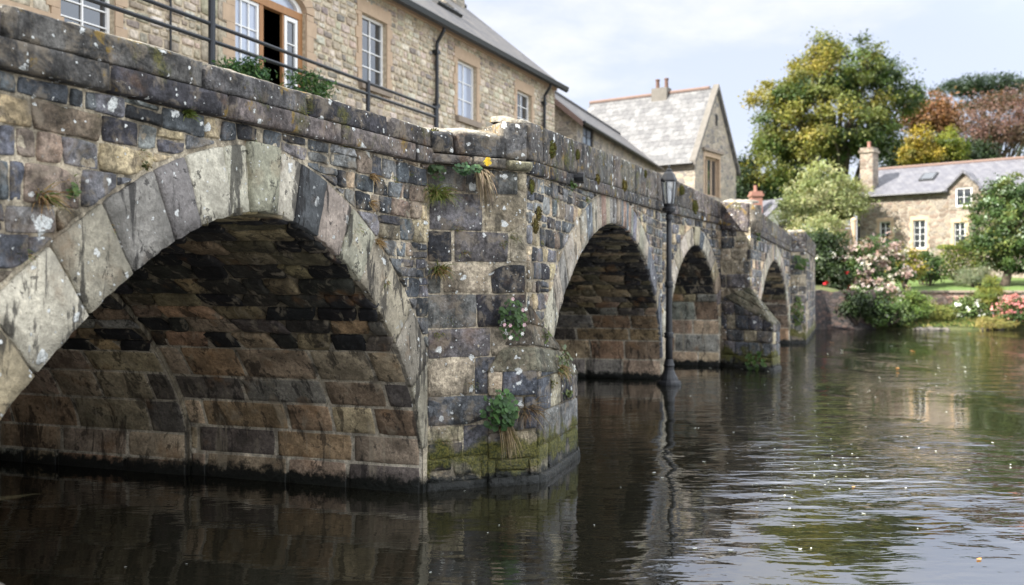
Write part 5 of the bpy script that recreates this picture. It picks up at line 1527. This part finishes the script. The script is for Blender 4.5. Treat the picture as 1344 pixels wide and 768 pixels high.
def on(seg, px, py, z=.03):
    u, v = seg.at(px, py, z); q = seg.pt(u, z, v); return q, (seg.n.x, seg.n.y, 0)
DRY = [(.30, .20, .10), (.24, .15, .07), (.36, .27, .15), (.18, .11, .05)]
GRN = [(.09, .13, .03), (.13, .17, .04), (.17, .18, .05)]
MIXG = DRY[:2] + GRN
for px, py, cols, n, L, lab, up in (
        (58, 262, DRY + GRN[:1], 70, .12, 'dry rusty grass tuft in the near wall left of the fern', .3),
        (248, 150, GRN, 40, .07, 'small green grass tuft directly under the string course near the keystone', .3),
        (398, 148, MIXG, 26, .06, 'tiny grass tuft on the string course right of the keystone', .3),
        (490, 232, DRY, 34, .09, 'upper brown dry tuft in the wall left of the pier', .0),
        (487, 268, DRY, 30, .09, 'middle brown dry tuft beside the first arch ring', .0),
        (497, 318, DRY, 30, .09, 'lowest brown dry tuft beside the first arch ring', .0)):
    p, nr = on(S1, px, py); tuft(p, nr, lab, cols, int(n * 1.4), L * 1.4, .006, 1.6, .7, up=up, seed=px)
for px, py, cols, n, L, lab, up, dr in (
        (574, 258, GRN + GRN + DRY[:1], 130, .24, 'long green grass tussock hanging from the inner corner of the pier', .5, 2.0),
        (577, 356, GRN + DRY, 80, .16, 'straw and green grass tussock lower down the pier corner', .3, 1.8),
        (632, 228, [(.27, .22, .15), (.22, .17, .11), (.17, .13, .09)], 110, .32, 'long withered straw tassel hanging under the pier ledge', -.4, 2.6),
        (662, 556, [(.26, .2, .12), (.2, .15, .08)], 50, .34, 'pale dead roots dangling under the leafy fern on the pier', -.6, 2.0),
        (690, 540, [(.15, .10, .06), (.10, .07, .04), (.2, .15, .09)], 70, .26, 'tangle of dead brown stems right of the leafy fern', .2, 1.6),
        (487, 700, GRN, 1, .01, 'x', 0, 1)):
    if lab == 'x': continue
    p, nr = on(PF, px, py, .06); tuft(p, nr, lab, cols, int(n * 1.5), L * 1.1, .007, dr, .8 if up > 0 else .3, up=up, seed=px, width=.06)
p, nr = on(S1, 91, 250); leafy(p, nr, 'small bright green fern in the near wall beside the rusty tuft', [(.06, .11, .03), (.08, .13, .03)], 22, (.035, .045), .03, 3)
p, nr = on(S1, 187, 218); leafy(p, nr, 'tiny green and brown plant in the near wall above the arch haunch', [(.08, .09, .03), (.14, .10, .04)], 16, (.03, .035), .025, 4)
p, nr = on(PF, 574, 225, .05); leafy(p, nr, 'dark green ivy sprig above the long green grass tussock', [(.025, .05, .015), (.04, .07, .02)], 34, (.09, .11), .045, 5)
p, nr = on(PF, 612, 222, .13); leafy(p, nr, 'blue green stonecrop with yellow flower on the pier ledge', [(.05, .11, .045), (.07, .13, .05), (.04, .085, .035)], 55, (.16, .06), .045, 6, flowers=None)
p, nr = on(PF, 635, 214, .2); leafy(p, nr, 'bright yellow flower at the end of the pier ledge', [(.62, .42, .03), (.55, .5, .1)], 6, (.025, .025), .022, 66, flowers=[((.75, .52, .03), 5, .024)])
p, nr = on(PF, 672, 420, .09); leafy(p, nr, 'green cranesbill with small pink and white flowers on the cutwater cap', [(.04, .085, .02), (.06, .11, .03), (.03, .06, .015)], 110, (.15, .22), .05, 7, flowers=[((.75, .5, .55), 5, .022), ((.8, .8, .78), 4, .022)], depth=.1)
p, nr = on(PF, 654, 538, .12); leafy(p, nr, 'large leafy green fern growing low on the cutwater flank', [(.04, .09, .025), (.055, .12, .03), (.03, .065, .02)], 130, (.2, .2), .065, 8, depth=.16)
CW = Seg(B, C)
p, nr = on(CW, 736, 470, .06); leafy(p, nr, 'grey green herb bushing over the cutwater right edge', [(.12, .15, .08), (.09, .13, .05), (.18, .17, .08)], 60, (.17, .16), .045, 9, flowers=[((.75, .75, .7), 4, .02)], depth=.1)
tuft(p - Vector((0, 0, .12)), nr, 'brown and green grass trailing below the grey herb', DRY + GRN, 70, .22, .006, 2.2, .8, up=-.1, seed=5, width=.07)
p, nr = on(CW, 742, 517, .05); leafy(p, nr, 'lowest yellow green plant on the cutwater right side', [(.12, .13, .03), (.09, .12, .03)], 30, (.14, .05), .04, 10)
p, nr = on(CW, 722, 503, .05); leafy(p, nr, 'small olive plant in a joint of the cutwater left of the yellow green one', [(.12, .12, .03), (.16, .13, .04)], 16, (.05, .08), .03, 11)
p, nr = on(CW, 714, 440, .0); leafy(p, nr, 'bright green sprig near the top of the cutwater slope', [(.10, .15, .03), (.13, .16, .04)], 22, (.08, .1), .035, 12)
# plants beyond
p, nr = on(S2, 748, 243, .05); leafy(p, nr, 'green fern beneath the black drain spout', [(.07, .12, .03), (.05, .09, .02)], 24, (.07, .09), .05, 14)
for i, (px, py, r, lab) in enumerate(((723, 196, .075, 'largest moss cushion on the second parapet, nearest the pier'), (757, 203, .05, 'moss cushion second from the pier on the parapet'), (783, 236, .06, 'orange moss cushion above the second arch haunch'), (818, 244, .08, 'wide moss cushion above the second keystone'), (846, 228, .06, 'small moss cushion left of the lantern'), (894, 250, .09, 'moss cushion right of the lantern'), (911, 272, .12, 'green moss cushion above the third keystone'))):
    sg = S2 if px < 868 else S3
    p, nr = on(sg, px, py, .055); cushion(p, nr, lab, r, 20 + i, (.10, .085, .02) if i in (2, 3) else (.07, .075, .015), h=1.3)
p, nr = on(PF, 569, 183, .03); cushion(p, nr, 'tall moss cushion in the parapet corner at the first pier', .07, 31, (.09, .085, .015), h=1.5)
for i, (px, py, lab) in enumerate(((697, 245, 'moss wedge under the pier ledge corner'), (706, 280, 'rounded moss and fern tuft on the second wall near the pier'), (702, 297, 'brown moss below the rounded moss tuft'))):
    p, nr = on(S2, px, py, .03); cushion(p, nr, lab, .05, 35 + i, (.09, .075, .02) if i else (.07, .075, .015), group='moss on the second span wall', h=1.6)
p, nr = on(S1, 535, 580, -.02); leafy(Vector((-.98, 9.35, .62)), (.2, -.97, 0), 'small fern at the foot of the first arch', [(.05, .10, .03), (.04, .08, .025)], 26, (.09, .09), .05, 15)
p, nr = on(PF3, 990, 480, .2); leafy(p + Vector((0, -.2, .1)), nr, 'dark fern at the waterline of the third pier', [(.04, .08, .02), (.06, .1, .03)], 50, (.3, .28), .1, 16, depth=.15)
p, nr = on(SE, 1047, 408, .05); leafy(p, nr, 'ivy patch on the end pilaster of the bridge', [(.06, .09, .02), (.09, .12, .03)], 60, (.2, .5), .12, 17, depth=.15)
p, nr = on(SE, 1050, 345, .1); leafy(p, nr, 'ivy under the string course of the end pilaster', [(.05, .09, .02)], 40, (.3, .25), .12, 18, depth=.2)
p, nr = on(S4, 992, 305, .05); leafy(p, nr, 'hanging ivy at the start of the last span', [(.06, .10, .02)], 40, (.15, .3), .1, 19, depth=.12)
# drain spout
p, nr = on(S2, 748, 234, .0)
mb = MB(); q = Vector(nr)
mb.tube([p - q * .1, p + q * .16], .055, 8); mb.tube([p + q * .10, p + q * .18], .07, 8)
tag(mb.build('drain_spout', M['iron']), 'short black iron drain spout poking from the second parapet', 'spout')

for i, (sg, px, py) in enumerate(((S1, 92, 238), (S1, 187, 205), (S1, 455, 190), (S1, 520, 236), (S1, 508, 372), (S1, 470, 300), (S1, 332, 186), (S1, 540, 228), (S1, 30, 330), (S1, 150, 300),
        (PF, 600, 300), (PF, 612, 332), (PF, 590, 420), (PF, 660, 320), (PF, 676, 312), (PF, 585, 580), (PF, 620, 505), (PF, 575, 440), (S2, 712, 318), (S2, 730, 262), (S2, 771, 262), (S2, 706, 350), (CW, 748, 560), (CW, 728, 590), (CW, 712, 478))):
    p, nr = on(sg, px, py, .02)
    tuft(p, nr, 'tiny mossy tuft in a joint of the bridge masonry', MIXG + [(.05, .07, .02)], 34, .05 + .04 * (i % 3) / 2, .004, 1.6, .9, up=.1, seed=900 + i, width=.05, group='tiny tufts in the bridge joints', name='moss_tuft')

# plants along the terrace edge behind the parapet
for i, (px, py, rx, rz, lab) in enumerate(((325, 88, 30, 18, 'green terrace plant below the white fixed window light'), (405, 112, 42, 26, 'bushy green terrace plant beneath the open casement'), (295, 92, 14, 14, 'small terrace plant beside the tall railing post'))):
    u, v = RS.at(px, py, .25); q = RS.pt(u, .25, v); k = q.y / F
    shr = empty('terrace_plant', (q.x, q.y, 4.9), lab, 'plant', 'plants along the terrace edge')
    foliage('foliage', [((q.x, q.y, v - .12), (rx * k * .8, rx * k * .6, rz * k))], 60, 26, .11, [(.03, .075, .03), (.045, .10, .03), (.06, .12, .03)], shr, 60 + i, .16, aspect=.3, shell=.3)
    mb = MB()
    for s in range(6): mb.tube([(q.x, q.y, 4.88), (q.x + R.uniform(-.2, .2), q.y + R.uniform(-.2, .2), v)], [.02, .008], 5)
    mb.build('stems', M['bark'], shr)

# ------------------------------------------------------------------ petals, leaves and modelled glint flecks on the water
def floater(name, px, py, s, col, label, grp, src=None, cat='petal'):
    Z = 2 * F / (py - HZ); X = (px - CX) / F * Z
    if src is None:
        mb = MB()
        pts = []
        for k in range(9):
            a = k / 9 * 6.283; r = 1 + .25 * math.sin(2 * a + .5) + R.uniform(-.1, .1)
            pts.append((math.cos(a) * r * .5, math.sin(a) * r * .32, .10 + .12 * math.cos(a) ** 2))
        for k in range(9):
            mb.poly([(0, 0, .06), pts[k], pts[(k + 1) % 9]], col)
        o = mb.build(name, M['petal'], None, True)
    else:
        o = src.copy(); COL.objects.link(o)
    o.location = (X, Z, .004); o.scale = (s, s, s * .5); o.rotation_euler = (0, 0, R.uniform(0, 6.28))
    return tag(o, label, cat, grp)
src = None
for i in range(70):
    py = R.choice([R.uniform(436, 500), R.uniform(480, 620), R.uniform(520, 740)]); px = R.uniform(940 - (py - 440) * .5, 1330)
    src_ = floater('petal_or_glint', px, py, R.uniform(.018, .05) * (1 + (py < 500) * 1.0), (.62, .64, .64), 'pale fleck standing in for a sky glint on the open river', 'pale petals floating on the river', src)
    src = src or src_
for px, py in ((245, 741), (565, 752), (640, 700), (610, 645), (655, 690), (780, 690), (815, 640), (165, 745)):
    floater('petal_or_glint', px, py, .02, (.62, .64, .64), 'pale petal floating in the dark water near the first pier', 'pale petals near the first pier', src)
for i in range(60):  # cluster of pale flecks modelled in place of sky glints on the ripples
    px, py = R.gauss(1010, 42) + R.choice((0, 0, 70)), R.gauss(590, 62)
    if not 480 < py < 760: continue
    floater('petal_or_glint', px + (590 - py) * .12, py, R.uniform(.012, .038), (.62, .64, .64), 'pale fleck standing in for a sky glint on the open river', 'pale petals floating on the river', src)
src2 = None
for px, py in ((1178, 484), (1198, 461), (1092, 450), (1272, 438), (1285, 735), (1120, 640)):
    s_ = floater('floating_leaf', px, py, .16 if py < 500 else .06, (.45, .22, .08), 'orange fallen leaf floating on the river', 'fallen leaves on the river', src2, 'leaf'); src2 = src2 or s_

# ------------------------------------------------------------------ light, sky, camera
sv = Vector((-.72, -.32, .62)).normalized()
elev = math.asin(sv.z); az = math.atan2(sv.x, sv.y)
world = bpy.data.worlds.new('World'); scene.world = world; world.use_nodes = True
nt = world.node_tree; nt.nodes.clear(); g = G(nt)
out = g.n('ShaderNodeOutputWorld'); bg = g.n('ShaderNodeBackground')
sky = g.n('ShaderNodeTexSky', sky_type='NISHITA'); sky.sun_disc = False
sky.sun_elevation = elev; sky.sun_rotation = az; sky.air_density = 1.0; sky.dust_density = 2.2; sky.ozone_density = 1.0
tc = g.n('ShaderNodeTexCoord')
sp = g.n('ShaderNodeSeparateXYZ'); nt.links.new(tc.outputs['Generated'], sp.inputs[0])
dn = g.m('ADD', g.m('MAXIMUM', sp.outputs[2], 0.0), .22)
cv = g.n('ShaderNodeCombineXYZ'); g.link(g.m('DIVIDE', sp.outputs[0], dn), cv.inputs[0]); g.link(g.m('DIVIDE', sp.outputs[1], dn), cv.inputs[1]); cv.inputs[2].default_value = 4.3
cl = g.noise(cv.outputs[0], .75, 8, .58, .15)
veil = g.noise(cv.outputs[0], .35, 3, .5)
cm = g.m('MAXIMUM', g.mr(cl.outputs[0], .47, .62), g.m('MULTIPLY', g.mr(veil.outputs[0], .35, .65), .55))
dt = g.n('ShaderNodeVectorMath', operation='DOT_PRODUCT'); g.link(tc.outputs['Generated'], dt.inputs[0]); dt.inputs[1].default_value = (.42, -.16, .89)
bright = g.mr(dt.outputs['Value'], .22, .78)                 # added fill: unseen high sky brightened to light the shaded bridge face and water
hot = (7.6, 7.7, 7.9)
base = g.mix(.88, sky.outputs[0], (1.50, 1.60, 1.98))
base = g.mix(bright, base, g.mix(.5, sky.outputs[0], hot))
cloud = g.mix(bright, (2.25, 2.27, 2.36), hot)
col = g.mix(g.m('MULTIPLY_ADD', cm, .85, .08), base, cloud)
nt.links.new(col, bg.inputs[0]); bg.inputs[1].default_value = .12
nt.links.new(bg.outputs[0], out.inputs[0])

sun = bpy.data.lights.new('sun', 'SUN'); sun.energy = 4.0; sun.angle = math.radians(.5); sun.color = (1.0, .95, .87)
so = bpy.data.objects.new('sun', sun); COL.objects.link(so)
so.rotation_euler = sv.to_track_quat('Z', 'Y').to_euler(); so.location = (-20, -10, 30)

cam = bpy.data.cameras.new('camera'); co = bpy.data.objects.new('camera', cam); COL.objects.link(co)
co.location = (0, 0, CH); co.rotation_euler = (math.radians(90), 0, 0)
cam.sensor_width = 36; cam.lens = 36 * F / 1344; cam.shift_y = (HZ - 384) / 1344
cam.clip_end = 5000; cam.clip_start = .05
cam.dof.use_dof = True; cam.dof.focus_distance = 7.8; cam.dof.aperture_fstop = 1.55
scene.camera = co
vs = scene.view_settings
vs.view_transform = 'Standard'; vs.look = 'None'; vs.gamma = 1; vs.use_curve_mapping = False; vs.exposure = 2.0
scene.cycles.use_denoising = True
scene.cycles.max_bounces = 8; scene.cycles.diffuse_bounces = 3; scene.cycles.glossy_bounces = 4; scene.cycles.transparent_max_bounces = 6
scene.cycles.sample_clamp_indirect = 6
